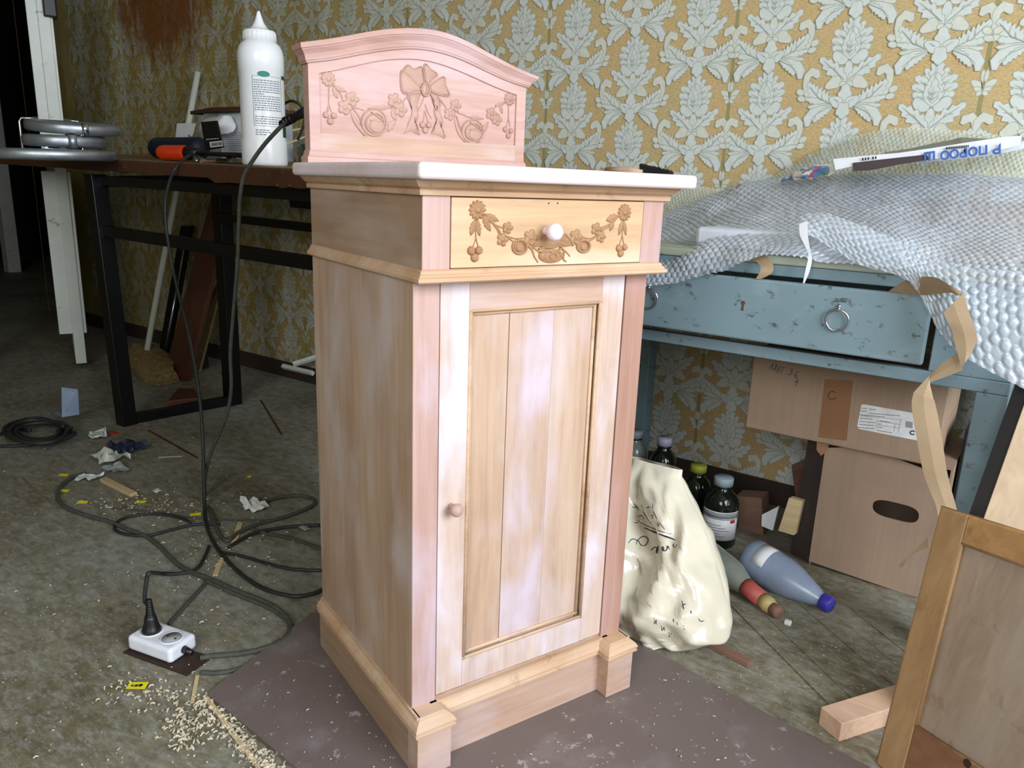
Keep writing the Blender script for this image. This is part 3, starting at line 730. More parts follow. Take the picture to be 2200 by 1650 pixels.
for c, r in (((685, 388), 0.0072), ((630, 512), 0.0080), ((925, 490), 0.0100), ((1400, 485), 0.0100), ((1615, 400), 0.0082), ((1665, 482), 0.0076)): DC.flower(c, r, 5, 'blossom', 0.0026, 0.2)
for cc, rx, ry in (((810, 588), 74, 72), ((1480, 580), 66, 62)):
    mb = DC.dome(ell(cc, rx * 0.8, ry * 0.8), 0.0016); DC.ring(ell(cc, rx, ry, 14), 0.0017, mb, True, 0.0014); DC.ring(ell((cc[0] + 6, cc[1]), rx * 0.55, ry * 0.6, 12), 0.0007, mb, True, 0.002); DC.put(mb, 'carved_bud')
mb = MB(); DC.stem([(880, 560), (940, 620), (965, 690), (1005, 750)], 0.0016, mb); DC.stem([(890, 580), (960, 600), (1010, 640), (1040, 690)], 0.0013, mb); DC.put(mb, 'carved_ribbon')
mb = MB(); DC.stem([(1215, 560), (1275, 630), (1270, 715), (1300, 742)], 0.0018, mb); DC.stem([(1240, 590), (1300, 640), (1340, 690)], 0.0012, mb); DC.put(mb, 'carved_ribbon')
shell = [(960, 592), (985, 540), (1020, 500), (1070, 455), (1120, 430), (1200, 425), (1290, 455), (1340, 510), (1372, 575), (1290, 590), (1230, 575), (1130, 598), (1050, 590)]
mb = DC.dome(shell, 0.0018, inner=0.85); DC.ring([(955, 590), (985, 540), (1020, 500), (1070, 455), (1115, 432)], 0.0015, mb); DC.ring([(1290, 455), (1340, 510), (1372, 575)], 0.0015, mb)
for a in ((1290, 470), (1310, 490), (1330, 520), (1345, 545)): DC.ring([(1240, 520), a], 0.0005, mb, h=0.0018)
DC.put(mb, 'carved_shell')
mb = DC.dome(ell((1140, 680), 128, 72, 20), 0.0032, inner=0.8)
DC.ring(ell((1155, 688), 36, 34, 12), 0.0013, mb, True, 0.0032); DC.ring(ell((1150, 685), 84, 56, 16), 0.0010, mb, True, 0.003); DC.ring(ell((1135, 680), 120, 66, 16), 0.0012, mb, True, 0.002)
DC.ring([(1005, 612), (1060, 590), (1120, 592), (1180, 585), (1232, 565)], 0.0014, mb, h=0.0028); DC.ring([(1020, 642), (1100, 632), (1170, 640), (1245, 598)], 0.0014, mb, h=0.0030)
for a, b in (((1070, 640), (1055, 720)), ((1225, 640), (1250, 700))): DC.ring([a, b], 0.0009, mb, h=0.003)
DC.put(mb, 'carved_rose')
mb = MB()
for st in ([(1450, 480), (1550, 500), (1625, 462)], [(1535, 530), (1590, 500), (1640, 470)], [(1655, 392), (1750, 352), (1860, 270)], [(1660, 420), (1740, 380), (1790, 320)]): DC.stem(st, 0.0012, mb)
DC.put(mb, 'carved_stem')
DC.leaf((1860, 262), (1718, 312), 40); DC.leaf((1800, 320), (1758, 420), 28)

# ---- backboard
yB = 0.380
zf = lambda u, v: (600 + u / 3.667, 40 + v / 3.667)
Tp = [LP(*zf(u, v), yB - 0.015) for u, v in ((160, 185), (300, 170), (450, 150), (600, 120), (750, 92), (900, 76), (1040, 72), (1180, 80), (1300, 103), (1450, 160), (1600, 240), (1750, 325), (1900, 400), (2047, 458))]
Lw = [LP(*zf(u, v), yB) for u, v in ((225, 352), (400, 335), (600, 295), (800, 257), (1040, 235), (1250, 262), (1450, 332), (1650, 432), (1800, 500), (1945, 546))]
Pn = [LP(*zf(u, v), yB) for u, v in ((312, 430), (450, 405), (700, 345), (850, 318), (1040, 312), (1200, 330), (1400, 400), (1600, 490), (1750, 560), (1872, 600))]
Pbl = LP(*zf(325, 905), yB); Pbr = LP(*zf(1860, 1000), yB)
def curve_at(pts, x):
    xs = [p[0] for p in pts]; zs = [p[2] for p in pts]; return float(np.interp(x, xs, zs))
xl, xr = Lw[0][0], Lw[-1][0]
XS = np.linspace(xl, xr, 40)
zl = np.array([curve_at(Lw, x) for x in XS]); 
tx = np.array([p[0] for p in Tp]); tz = np.array([p[2] for p in Tp])
zt_ = np.interp(np.linspace(tx[0], tx[-1], 40), tx, tz)
def sm(a, n=2):
    a = a.copy()
    for _ in range(n): a[1:-1] = (a[:-2] + 2 * a[1:-1] + a[2:]) / 4
    return a
zl = sm(zl, 4); zt_ = sm(zt_, 4)
mb = MB()
poly = [(XS[0], 0.917)] + [(x, z + 0.004) for x, z in zip(XS, zl)] + [(XS[-1], 0.917)]
mb.slab([(x, yB + 0.004, z) for x, z in poly], (0, 0.021, 0)); bbd = cb(mb, 'backboard', M['pink_wood'])
mb = MB()
px = np.linspace(Pn[0][0], Pn[-1][0], 30); pz = sm(np.array([curve_at(Pn, x) for x in px]), 4)
# frame: strips round the sunk panel
topl = [(x, np.interp(x, XS, zl) + 0.003) for x in px]
for i in range(29): mb.slab([(px[i], yB, pz[i]), (px[i + 1], yB, pz[i + 1]), (topl[i + 1][0], yB, topl[i + 1][1]), (topl[i][0], yB, topl[i][1])], (0, 0.004, 0))
cb(mb, 'backboard_top_rail', M['pink_wood'], bbd)
zb_ = (Pbl[2] + Pbr[2]) / 2
mb = MB(); mb.slab([(XS[0], yB, 0.917), (px[0], yB, 0.917), (px[0], yB, pz[0] + 0.012), (px[0], yB, np.interp(px[0], XS, zl) + 0.003), (XS[0], yB, zl[0] + 0.003)], (0, 0.004, 0)); cb(mb, 'backboard_stile', M['pink_wood'], bbd)
mb = MB(); mb.slab([(XS[-1], yB, 0.917), (px[-1], yB, 0.917), (px[-1], yB, np.interp(px[-1], XS, zl) + 0.003), (XS[-1], yB, zl[-1] + 0.003)], (0, 0.004, 0)); cb(mb, 'backboard_stile', M['pink_wood'], bbd)
mb = MB(); mb.slab([(px[0], yB - 0.0002, 0.917), (px[-1], yB - 0.0002, 0.917), (px[-1], yB - 0.0002, Pbr[2]), (px[0], yB - 0.0002, Pbl[2])], (0, 0.004, 0)); cb(mb, 'backboard_bottom_rail', M['plinth_wood'], bbd)
mb = MB(); ringband(mb, [(0.007, 0.917), (0.007, 0.926), (0.004, 0.928), (0.0025, 0.934), (0, 0.938)], XS[0], XS[-1], yB, yB + 0.025); cb(mb, 'base_moulding', M['pink_wood'], bbd)
mb = MB()
prof = [(0.0, 0.001), (0.02, 0.0035), (0.10, 0.0042), (0.13, 0.0055), (0.22, 0.006), (0.42, 0.0078), (0.58, 0.0115), (0.66, 0.0135), (0.70, 0.0135), (0.72, 0.0155), (0.80, 0.0158), (0.98, 0.0168), (1.0, 0.0160), (1.001, -0.025)]
rows = []
for f, o in prof:
    ff = min(f, 1.0); oo = max(o, 0.0) if f <= 1.0 else 0.0
    o2 = o if o > 0 else 0.0
    xs = np.linspace(XS[0] - o2, XS[-1] + o2, 40); z = zl + (zt_ - zl) * ff
    yf = yB - o if o > 0 else yB + 0.026
    back = yB + 0.026
    rows.append([(xs[0], back, z[0])] + [(x, yf, zz) for x, zz in zip(xs, z)] + [(xs[-1], back, z[-1])])
mb.grid(rows); cb(mb, 'arched_cornice', M['pink_wood'], bbd)
UC = Carve(lambda u, v: (660 + u / 4.583, 120 + v / 4.583), yB + 0.0038, bbd, M['carving_pink'])
UC.flower((205, 225), 0.0112, 10, 'rosette', 0.003, 0.1); UC.flower((1990, 425), 0.0110, 10, 'rosette', 0.003, 0.1)
for sts in ([[(212, 285), (212, 430), (205, 545)], [(212, 470), (235, 550)], [(212, 470), (190, 560)]], [[(1980, 480), (1980, 600), (1960, 700)], [(1980, 600), (1995, 700)]]):
    mb = MB()
    for st in sts: UC.stem(st, 0.0010, mb)
    UC.put(mb, 'carved_stem')
for sts in ([[(1150, 400), (1125, 470), (1090, 540)]], [[(1160, 480), (1190, 560), (1225, 620)]], [[(1155, 540), (1150, 600), (1138, 650)]], [[(1160, 540), (1175, 600), (1190, 650)]]):
    mb = MB()
    for st in sts: UC.stem(st, 0.0010, mb)
    UC.put(mb, 'carved_stem')
for c, r in (((182, 582), 0.0052), ((260, 588), 0.0052), ((226, 645), 0.0056), ((1948, 725), 0.0054), ((2005, 740), 0.0050), ((1978, 786), 0.0056), ((1132, 680), 0.0056), ((1195, 682), 0.0054), ((1160, 732), 0.0058)): UC.berry(c, r)
UC.leaf((250, 290), (296, 420), 26); UC.leaf((262, 290), (382, 355), 26); UC.leaf((1945, 470), (1845, 488), 22); UC.leaf((1900, 470), (1918, 570), 24)
for c, r in (((438, 425), 0.0105), ((368, 508), 0.0105), ((858, 440), 0.0112), ((915, 530), 0.0108), ((1457, 490), 0.0098), ((1400, 572), 0.0098), ((1810, 570), 0.0102), ((1865, 628), 0.0096)): UC.flower(c, r, 5, 'blossom', 0.0030, 0.2)
mb = MB()
for st in ([(265, 295), (325, 370), (352, 445)], [(430, 500), (510, 520), (560, 535)], [(450, 515), (515, 610), (530, 700)], [(930, 470), (965, 420), (1000, 380)], [(1290, 400), (1345, 480), (1385, 540)], [(1470, 590), (1500, 690), (1520, 730)], [(1480, 560), (1540, 580), (1570, 600)], [(1850, 505), (1895, 480), (1950, 445)]): mb = MB(); UC.stem(st, 0.0014, mb); UC.put(mb, 'carved_stem')
for pts in ([(430, 545), (470, 640), (520, 710), (600, 790), (720, 800)], [(1455, 600), (1475, 700), (1520, 790), (1590, 850), (1700, 845)]):
    mb = MB(); P = [UC.P(*p) for p in pts]; sp = spline([(p[0], UC.y - 0.0008, p[1]) for p in P], 5); n = len(sp)
    mb.tube(sp, [0.0042 * math.sin(PI * (0.12 + 0.8 * i / n)) for i in range(n)], 8, flat=1.0); 
    mb.v = [(x, UC.y - (UC.y - y) * 0.5 if y < UC.y else y, z) for x, y, z in mb.v]
    UC.put(mb, 'carved_ribbon')
UC.leaf((830, 500), (870, 640), 34); UC.leaf((870, 620), (790, 745), 34); UC.leaf((590, 520), (850, 500), 26); UC.leaf((1570, 600), (1740, 620), 24); UC.leaf((1780, 650), (1720, 770), 30)
for cc, k in (((652, 655), 1.0), ((1622, 742), 0.86)):
    mb = UC.dome(ell(cc, 128 * k, 140 * k, 18), 0.0028, inner=0.86)
    UC.dome(ell((cc[0] + 8, cc[1] + 8), 96 * k, 100 * k, 16), 0.0022, mb=mb, y0=0.002)
    UC.dome(ell((cc[0] + 20, cc[1] + 30), 70 * k, 64 * k, 14), 0.0020, mb=mb, y0=0.0036)
    for rx, ry, dx, dyy in ((120, 132, 0, 0), (92, 94, 6, 8), (66, 58, 20, 30), (42, 36, 26, 40), (18, 16, 30, 46)): UC.ring(ell((cc[0] + dx * k, cc[1] + dyy * k), rx * k, ry * k, 12), 0.0011, mb, True, 0.003 if rx > 100 else 0.0045)
    UC.ring([(cc[0] - 30 * k, cc[1] - 100 * k), (cc[0] + 40 * k, cc[1] - 50 * k), (cc[0] + 95 * k, cc[1] - 10 * k)], 0.0012, mb, h=0.005); UC.ring([(cc[0] - 40 * k, cc[1] - 20 * k), (cc[0] + 20 * k, cc[1] - 10 * k), (cc[0] + 110 * k, cc[1] + 15 * k)], 0.0012, mb, h=0.005)
    UC.put(mb, 'carved_rose')
loops = [[(1112, 305), (1050, 240), (980, 180), (945, 140), (990, 90), (1050, 130), (1128, 110), (1150, 270)], [(1110, 318), (1020, 215), (935, 140), (918, 210), (932, 350), (1000, 380), (1060, 345), (1112, 335)],
         [(1168, 268), (1150, 100), (1175, 85), (1210, 130), (1280, 182), (1230, 230), (1195, 275)], [(1205, 298), (1300, 222), (1350, 212), (1360, 290), (1398, 390), (1300, 385), (1215, 345)]]
for lp in loops:
    mb = UC.dome(lp, 0.0022, inner=0.8); UC.ring(lp, 0.0011, mb, True, 0.0014); UC.put(mb, 'bow_loop')
for tl in ([(1120, 360), (1020, 380), (990, 420), (1025, 480), (1030, 580), (990, 680), (945, 775), (1010, 748), (1050, 752), (1108, 772), (1062, 700), (1085, 600), (1080, 480), (1105, 410)], [(1205, 360), (1240, 420), (1280, 450), (1250, 540), (1275, 660), (1240, 740), (1215, 772), (1290, 790), (1340, 812), (1360, 790), (1322, 740), (1330, 640), (1300, 540), (1310, 460), (1270, 380)]):
    P = tl; mb = MB(); n = len(P) // 2
    mb = UC.dome(P, 0.0018, inner=0.7); UC.ring(P[:6], 0.0009, mb, False, 0.0012); UC.ring(P[8:], 0.0009, mb, False, 0.0012); UC.put(mb, 'bow_tail')
mb = UC.dome(ell((1162, 332), 36, 58, 14), 0.0022, y0=0.001); UC.ring(ell((1162, 332), 40, 62, 14), 0.0015, mb, True, 0.003); UC.ring([(1166, 295), (1174, 330), (1166, 372)], 0.0012, mb, h=0.0036); UC.put(mb, 'bow_knot')

# ============================================================ FIBREBOARD UNDER THE CABINET
bd = [PZ(445, 1487, BZ), PZ(690, 1300, BZ), PZ(1355, 1368, BZ), PZ(1500, 1450, BZ), PZ(1650, 1533, BZ), PZ(1870, 1648, BZ), PZ(1900, 1900, BZ), PZ(860, 2000, BZ), PZ(640, 1650, BZ)]
mb = MB(); mb.slab([(p[0], p[1], BZ - 0.0003) for p in bd], (0, 0, -BZ + 0.0008), 0)
o = solo(mb, 'fibreboard_sheet', M['hard_board'], 'dark brown fibreboard sheet lying flat on the floor under the carved cabinet', 'board', bev=0.001)

# ============================================================ WORKBENCH (left)
bench = thing('workbench', 'long dark wooden workbench with scratched edge on black steel frame by the wallpaper', 'workbench', (-1.9, 1.0, 0))
def bpt(X, Y, dz=0): return (X, Y, BT(X, Y) + dz)
mb = MB(); N = 90; X0, X1, Y0, Y1 = -3.55, -0.62, 0.60, 1.22
top = []; rnd = random.Random(3)
for i in range(N + 1):
    X = X0 + (X1 - X0) * i / N
    jag = 0.004 * noise.noise(Vector((X * 9, 1, 0)))
    low = -0.036 - 0.010 * (X > -1.35) - 0.006 * noise.noise(Vector((X * 30, 0, 5))) - 0.012 * max(0, noise.noise(Vector((X * 14, 3, 0)))) * (X > -1.4)
    top.append([bpt(X, Y1), bpt(X, Y0 + 0.004 + jag), bpt(X, Y0 + jag, -0.004), bpt(X, Y0 + jag + 0.001, low), bpt(X, Y0 + 0.03, low - 0.001), bpt(X, Y1, -0.036)])
mb.grid(top); nn_ = len(top[0])
mb.f += [tuple(range(nn_)), tuple(range(N * nn_ + nn_ - 1, N * nn_ - 1, -1))]; mb.mi += [0, 0]
mb.f += [(i * nn_ + nn_ - 1, i * nn_, (i + 1) * nn_, (i + 1) * nn_ + nn_ - 1) for i in range(N)]; mb.mi += [0] * N
build(mb, 'bench_top', M['bench_wood'], bench)
mb = MB(); mb.slab([bpt(X0 + 0.002, Y0 + 0.01, 0.0004), bpt(X1 - 0.002, Y0 + 0.01, 0.0004), bpt(X1 - 0.002, Y1 - 0.002, 0.0004), bpt(X0 + 0.002, Y1 - 0.002, 0.0004)], (0, 0, 0.0008)); build(mb, 'bench_surface', M['bench_top'], bench)
mb = MB(); mb.slab([bpt(-1.80, Y1 + 0.002), bpt(X1, Y1 + 0.002), bpt(X1, 1.40), bpt(-1.80, 1.40)], (0, 0, -0.034)); build(mb, 'back_board', M['bench_top'], bench)
def bleg(p, q, w=0.026, name='leg'):
    mb = MB(); a = np.array(p, float); b = np.array(q, float)
    vs = [tuple(c + np.array([sx * w, sy * w, 0])) for c in (a, b) for sx, sy in ((-1, -1), (1, -1), (1, 1), (-1, 1))]
    mb.add(vs, [(3, 2, 1, 0), (4, 5, 6, 7)] + [(k, (k + 1) % 4, 4 + (k + 1) % 4, 4 + k) for k in range(4)]); build(mb, name, M['black_steel'], bench, bev=0.002)
lf = (-2.0, 0.622, 0.0); lb = (-1.95, 1.03, 0.0); lc = (-2.22, 1.37, 0.0)
bleg(lf, (-2.07, 0.63, 0.878)); bleg(lb, (-1.93, 1.02, 0.895)); bleg((-1.53, 1.40, 0.01), (-1.55, 1.38, 0.905), 0.03)
bleg((-0.72, 0.64, 0.0), (-0.72, 0.64, 0.86)); bleg((-3.3, 0.64, 0.0), (-3.3, 0.64, 0.9))
def bar(p, q, h=0.02, name='rail', mat=None, par=bench, w=0.014):
    p = Vector([float(c) for c in p]); q = Vector([float(c) for c in q]); mb = MB(); d = (q - p).normalized(); s = d.cross(Vector((0, 0, 1))).normalized() * w; u = Vector((0, 0, h))
    vs = [c + a * s + b * u for c in (p, q) for a, b in ((-1, -1), (1, -1), (1, 1), (-1, 1))]
    mb.add(vs, [(3, 2, 1, 0), (4, 5, 6, 7)] + [(k, (k + 1) % 4, 4 + (k + 1) % 4, 4 + k) for k in range(4)]); return build(mb, name, mat or M['black_steel'], par, bev=0.001)
bar((-2.03, 0.632, 0.690), (-0.75, 0.632, 0.668), 0.018)
bar((-2.0, 0.622, 0.018), (-1.95, 1.03, 0.018), 0.018)
bar((-2.02, 0.65, 0.855), (-1.97, 1.2, 0.880), 0.018); bar((-2.05, 0.65, 0.858), (-0.74, 0.65, 0.845), 0.016); bar((-1.95, 1.36, 0.79), (-0.74, 1.36, 0.77), 0.018)
bar((-1.95, 1.0, 0.74), (-0.8, 1.0, 0.72), 0.014)

# ============================================================ THINGS ON THE BENCH
def at_bench(u, v, dz=0.0): return PB(u, v, dz)
# glue bottle
g0 = PB(570, 357); s_ = np.linalg.norm(g0 - CP) / F       # metres per pixel there
bt = thing('glue_bottle', 'tall white plastic squeeze bottle with pointed nozzle cap on the bench beside the cabinet', 'bottle', g0 + np.array([0, 0, 0.0005]))
R_ = 43 * s_; H_ = s_ * 1.012
mb = MB(); k = H_
mb.lathe([(R_ * 0.90, 0), (R_ * 0.99, 3 * k), (R_ * 1.0, 7 * k), (R_ * 1.0, 46 * k), (R_ * 0.965, 50 * k), (R_ * 0.965, 172 * k), (R_ * 0.99, 173.5 * k), (R_ * 0.99, 200 * k), (R_ * 0.955, 209 * k), (R_ * 0.86, 218 * k), (R_ * 0.74, 223 * k), (R_ * 0.66, 225 * k)], 48, Matrix.Translation(Vector(g0)))
build(mb, 'bottle_body', M['white_plastic'], bt, True)
mb = MB()
prof = [(R_ * 0.70, 224.5 * k), (R_ * 0.70, 241 * k), (R_ * 0.67, 243 * k), (R_ * 0.46, 244 * k), (R_ * 0.33, 250 * k), (R_ * 0.20, 259 * k), (R_ * 0.12, 269 * k), (R_ * 0.07, 276 * k), (R_ * 0.055, 277.5 * k)]
mb.lathe(prof, 36, Matrix.Translation(Vector(g0)))
for i in range(24):
    a = 2 * PI * i / 24; x = g0[0] + R_ * 0.70 * math.cos(a); y = g0[1] + R_ * 0.70 * math.sin(a); mb.tube([(x, y, g0[2] + 226 * k), (x, y, g0[2] + 240 * k)], 0.0009, 4)
build(mb, 'nozzle_cap', M['white_plastic'], bt, True)
fa = math.atan2(CP[1] - g0[1], CP[0] - g0[0])
def wrapbox(mb, a0, a1, z0, z1, r, th=0.0003, n=6):
    vs = []
    for i in range(n + 1):
        a = fa + a0 + (a1 - a0) * i / n
        for rr in (r, r + th):
            for z in (z0, z1): vs.append((g0[0] + rr * math.cos(a), g0[1] + rr * math.sin(a), g0[2] + z))
    fs = []
    for i in range(n): b = i * 4; fs += [(b + 2, b + 3, b + 7, b + 6), (b + 1, b, b + 4, b + 5), (b + 3, b + 1, b + 5, b + 7), (b, b + 2, b + 6, b + 4)]
    fs += [(0, 1, 3, 2), (n * 4, n * 4 + 2, n * 4 + 3, n * 4 + 1)]; mb.add(vs, fs)
rr_ = R_ * 0.966
mb = MB()
al, ar = -0.42, 0.98
for z in (160, 72): wrapbox(mb, al, ar, z * k, (z + 0.7) * k, rr_)
wrapbox(mb, al, al + 0.02, 72 * k, 160 * k, rr_); wrapbox(mb, ar - 0.02, ar, 72 * k, 160 * k, rr_)
rq = random.Random(11); z = 152
while z > 54:
    if not (88 < z < 100) and not (66 < z < 74):
        a = al + 0.06
        end = ar - 0.08 if z > 66 else al + 0.5 + rq.random() * 0.3
        if z in (128,): end = al + 0.5
        while a < end:
            w = 0.05 + rq.random() * 0.11; wrapbox(mb, a, min(a + w, end), z * k, (z + 1.5) * k, rr_, n=2); a += w + 0.03
    z -= 4
build(mb, 'label_print', M['grey_ink'], bt)
mb = MB(); cz = 164
for i in range(14):
    t = (i + 0.5) / 14 * 2 - 1; hh = math.sqrt(1 - t * t) * 5.2; wrapbox(mb, 0.10 + (t - 1 / 14) * 0.27, 0.10 + (t + 1 / 14) * 0.27, (cz - hh) * k, (cz + hh) * k, rr_ + 0.0002, n=1)
build(mb, 'label_logo', M['teal_ink'], bt)
mb = MB(); wrapbox(mb, 1.02, 1.5, 54 * k, 84 * k, rr_); build(mb, 'label_print', M['green_plastic'], bt); mb = MB(); wrapbox(mb, 1.05, 1.5, 158 * k, 165 * k, rr_); build(mb, 'label_print', M['green_plastic'], bt, label='green patch of the front label at the right edge')

# cast metal discs, stacked at the left end
def disc(cx_px, cy_px, rx_px, th, tiltx, tilty, name, label, z, cut=None, extra=None):
    c = PB(cx_px, cy_px); s = np.linalg.norm(c - CP) / F; r = rx_px * s
    Mx = Matrix.Translation(Vector((c[0], c[1], z))) @ Matrix.Rotation(tiltx, 4, 'Y') @ Matrix.Rotation(tilty, 4, 'X')
    mb = MB(); mb.lathe([(r * 0.90, 0), (r * 0.97, th * 0.08), (r, th * 0.25), (r, th * 0.75), (r * 0.97, th * 0.94), (r * 0.90, th), (r * 0.62, th), (r * 0.58, th * 0.75), (r * 0.2, th * 0.75), (r * 0.18, th * 1.0), (r * 0.05, th)], 40, Mx)
    t = thing(name, label, 'casting', (c[0], c[1], z)); build(mb, 'disc', M['cast_metal'], t, True)
    return t, Mx, r, s
c_ = PB(110, 345)
zb = BT(c_[0], c_[1]) + 0.002
t1, M1, r1, s1 = disc(105, 342, 108, 20 * np.linalg.norm(c_ - CP) / F, 0.0, 0.02, 'metal_casting', 'large flat silver metal disc at the bottom of the stack on the bench end', zb)
mb = MB(); q = PB(228, 343); mb.tube([(q[0] - 0.03, q[1], q[2] + 0.013), (q[0] + 0.022, q[1], q[2] + 0.013)], 0.0125, 20); mb.tube([(q[0] + 0.012, q[1], q[2] + 0.013), (q[0] + 0.024, q[1], q[2] + 0.013)], 0.0135, 20)
solo(mb, 'steel_socket', M['chrome'], 'short shiny steel socket lying beside the silver discs on the bench', 'tool', smooth=True)
t2, M2, r2, s2 = disc(143, 342, 66, 20 * s1, 0.03, 0.03, 'metal_casting', 'middle silver metal disc with rounded rim, between the two larger ones', zb + 25 * s1)
mb = MB(); mb.lathe([(r2 * 0.4, -0.006), (r2 * 0.42, 0.001)], 20, M2); build(mb, 'foot', M['cast_metal'], t2, True)
mb = MB(); mb.lathe([(0.012, -0.001), (0.012, 22 * s2)], 12, M2 @ Matrix.Translation((r2 * 0.98, -r2 * 0.25, -0.001))); build(mb, 'lug', M['cast_metal'], t2, True)
t3, M3, r3, s3 = disc(164, 342, 76, 19 * s1, 0.075, 0.02, 'metal_casting', 'topmost silver metal disc of the stack, tilted to the right', zb + 50 * s1)
mb = MB(); mb.lathe([(0.010, 0.001), (0.010, 21 * s3)], 12, M3 @ Matrix.Translation((r3 * 0.97, -r3 * 0.2, -0.001))); build(mb, 'lug', M['chrome'], t3, True)

# navy case
def pixbox(u0, u1, v0, v1, y, depth, mb=None):
    a = PY(u0, v1, y); b = PY(u1, v0, y); mb = mb or MB(); mb.box(a[0], b[0], y, y + depth, a[2], b[2]); return mb
def capsule(p, q, r, mb, seg=20, flat=1.0, ends=0.6):
    p = np.array(p, float); q = np.array(q, float); d = q - p; L = np.linalg.norm(d); d /= L
    pts, rs = [], []
    for i in range(6): a = PI / 2 * i / 5; pts.append(p + d * (r * ends * (1 - math.sin(a + 1e-3)) )); rs.append(max(0.0008, r * math.sin(a)))
    pts = [p + d * r * ends * (1 - math.cos(PI / 2 * i / 5)) for i in range(6)]; rs = [max(0.0008, r * math.sin(PI / 2 * i / 5) ** 0.8) for i in range(6)]
    pts += [q - (pt - p) for pt in pts[::-1]]; rs += rs[::-1]
    mb.tube(pts, rs, seg, True, flat); return mb
ncy = 0.86
a = PY(330, 306, ncy); b = PY(438, 310, ncy); sC = np.linalg.norm(a - CP) / F; zc_ = BT(a[0], ncy) + 19 * sC + 0.001
case = thing('spectacle_case', 'dark navy zipped soft case lying on the bench behind the orange tool', 'case', (a[0], ncy, zc_ - 19 * sC))
mb = capsule((a[0], ncy, zc_), (b[0], ncy, zc_), 19 * sC, MB(), 24, 1.0, 0.8); build(mb, 'case_body', M['navy_fabric'], case, True)
mb = MB(); mb.tube([(a[0] + 0.012, ncy - 19 * sC * 0.94, zc_ + 0.002), (b[0] - 0.012, ncy - 19 * sC * 0.94, zc_ + 0.002)], 0.0014, 6); build(mb, 'zip', M['black_plastic'], case, True)
mb = MB()
for i, dz in enumerate((0.012, 0.004, -0.004, -0.012)): mb.tube([(a[0] - 0.002 - 0.001 * i, ncy - 0.01, zc_ + dz), (a[0] - 0.007, ncy - 0.012, zc_ + dz - 0.006)], 0.0024, 8)
build(mb, 'zip_pull', M['chrome'], case, True)
q = PY(408, 291, ncy - 18 * sC)
mb = MB(); mb.tube([(q[0] - 0.009, ncy - 17 * sC, q[2]), (q[0], ncy - 19.4 * sC, q[2] - 0.002), (q[0] + 0.009, ncy - 17 * sC, q[2] - 0.001)], 0.003, 8); build(mb, 'silver_badge', M['chrome'], case, True)
def card(name, pix, y, mat, label, cat, th=0.0015, lean=0.0, bend=None, **k):
    """stiff card or sheet standing at depth y, outline from its corners"""
    P = [PY(u, v, y) for u, v in pix]; zl_ = min(p[2] for p in P)
    P = [(p[0], p[1] + lean * (p[2] - zl_), p[2]) for p in P]
    mb = MB(); mb.slab(P, (0, th, 0)); return solo(mb, name, mat, label, cat, **k)
y = ncy + 19 * sC + 0.004
zb_ = BT(-1.8, y)
card('paper_tag', [(374, 330), (408, 330), (412, 296), (420, 265), (380, 265)], y, M['paper'], 'small blank white paper tag standing up behind the navy case', 'tag')
cy_ = 0.84
blk = thing('black_card_packet', 'tall black card packet with white barcode sticker leaning by the navy case', 'packet', PY(460, 324, cy_))
P = [PY(u, v, cy_) for u, v in ((441, 323), (479, 317), (465, 259), (431, 262))]; mb = MB(); mb.slab(P, (0, 0.006, 0)); build(mb, 'packet', M['black_plastic'], blk, bev=0.001)
P = [PY(u, v, cy_ - 0.0008) for u, v in ((452, 317), (478.5, 314), (477, 302), (450, 305))]; mb = MB(); mb.slab(P, (0, 0.0006, 0)); build(mb, 'barcode_sticker', M['white_print'], blk)
mb = MB(); rq = random.Random(5)
for i in range(11):
    u = 454 + i * 2.1; P = [PY(uu, v, cy_ - 0.0012) for uu, v in ((u, 314 - i * 0.25), (u + 1.1 * (0.5 + rq.random()), 314 - i * 0.25), (u + 1.0, 307 - i * 0.25), (u, 307 - i * 0.25))]; mb.slab(P, (0, 0.0003, 0))
build(mb, 'barcode', M['ink'], blk)
mb = MB()
for i in range(6): P = [PY(uu, v, cy_ - 0.0008) for uu, v in ((443 + i * 4.6, 300.5 - i * 0.4), (446 + i * 4.6, 300.2 - i * 0.4), (446 + i * 4.6, 298.5 - i * 0.4), (443 + i * 4.6, 298.8 - i * 0.4))]; mb.slab(P, (0, 0.0003, 0))
build(mb, 'small_lettering', M['white_print'], blk)
# crumpled white sheet
def sheet(ctrl, nu, nv, amp=0.0, fr=20, seed=0):
    C = np.array(ctrl, float)
    def up(A, n):
        out = []
        for i in range(len(A) - 1):
            p0 = A[max(i - 1, 0)]; p1 = A[i]; p2 = A[i + 1]; p3 = A[min(i + 2, len(A) - 1)]
            for k in range(n):
                t = k / n; out.append(0.5 * (2 * p1 + (-p0 + p2) * t + (2 * p0 - 5 * p1 + 4 * p2 - p3) * t * t + (-p0 + 3 * p1 - 3 * p2 + p3) * t ** 3))
        out.append(A[-1]); return np.array(out)
    G = up(C, nu); G = np.swapaxes(up(np.swapaxes(G, 0, 1), nv), 0, 1)
    if amp:
        for i in range(G.shape[0]):
            for j in range(G.shape[1]):
                p = Vector(G[i, j]) * fr + Vector((seed, 0, 0)); G[i, j] += np.array(noise.noise_vector(p)) * amp
    return G
G = sheet([[PY(424, 296, 0.98), PY(455, 292, 0.97), PY(500, 284, 0.99)], [PY(430, 262, 1.0), PY(462, 268, 0.95), PY(506, 268, 1.0)], [PY(452, 252, 1.0), PY(480, 249, 0.97), PY(496, 250, 1.0)]], 6, 6, 0.004, 30)
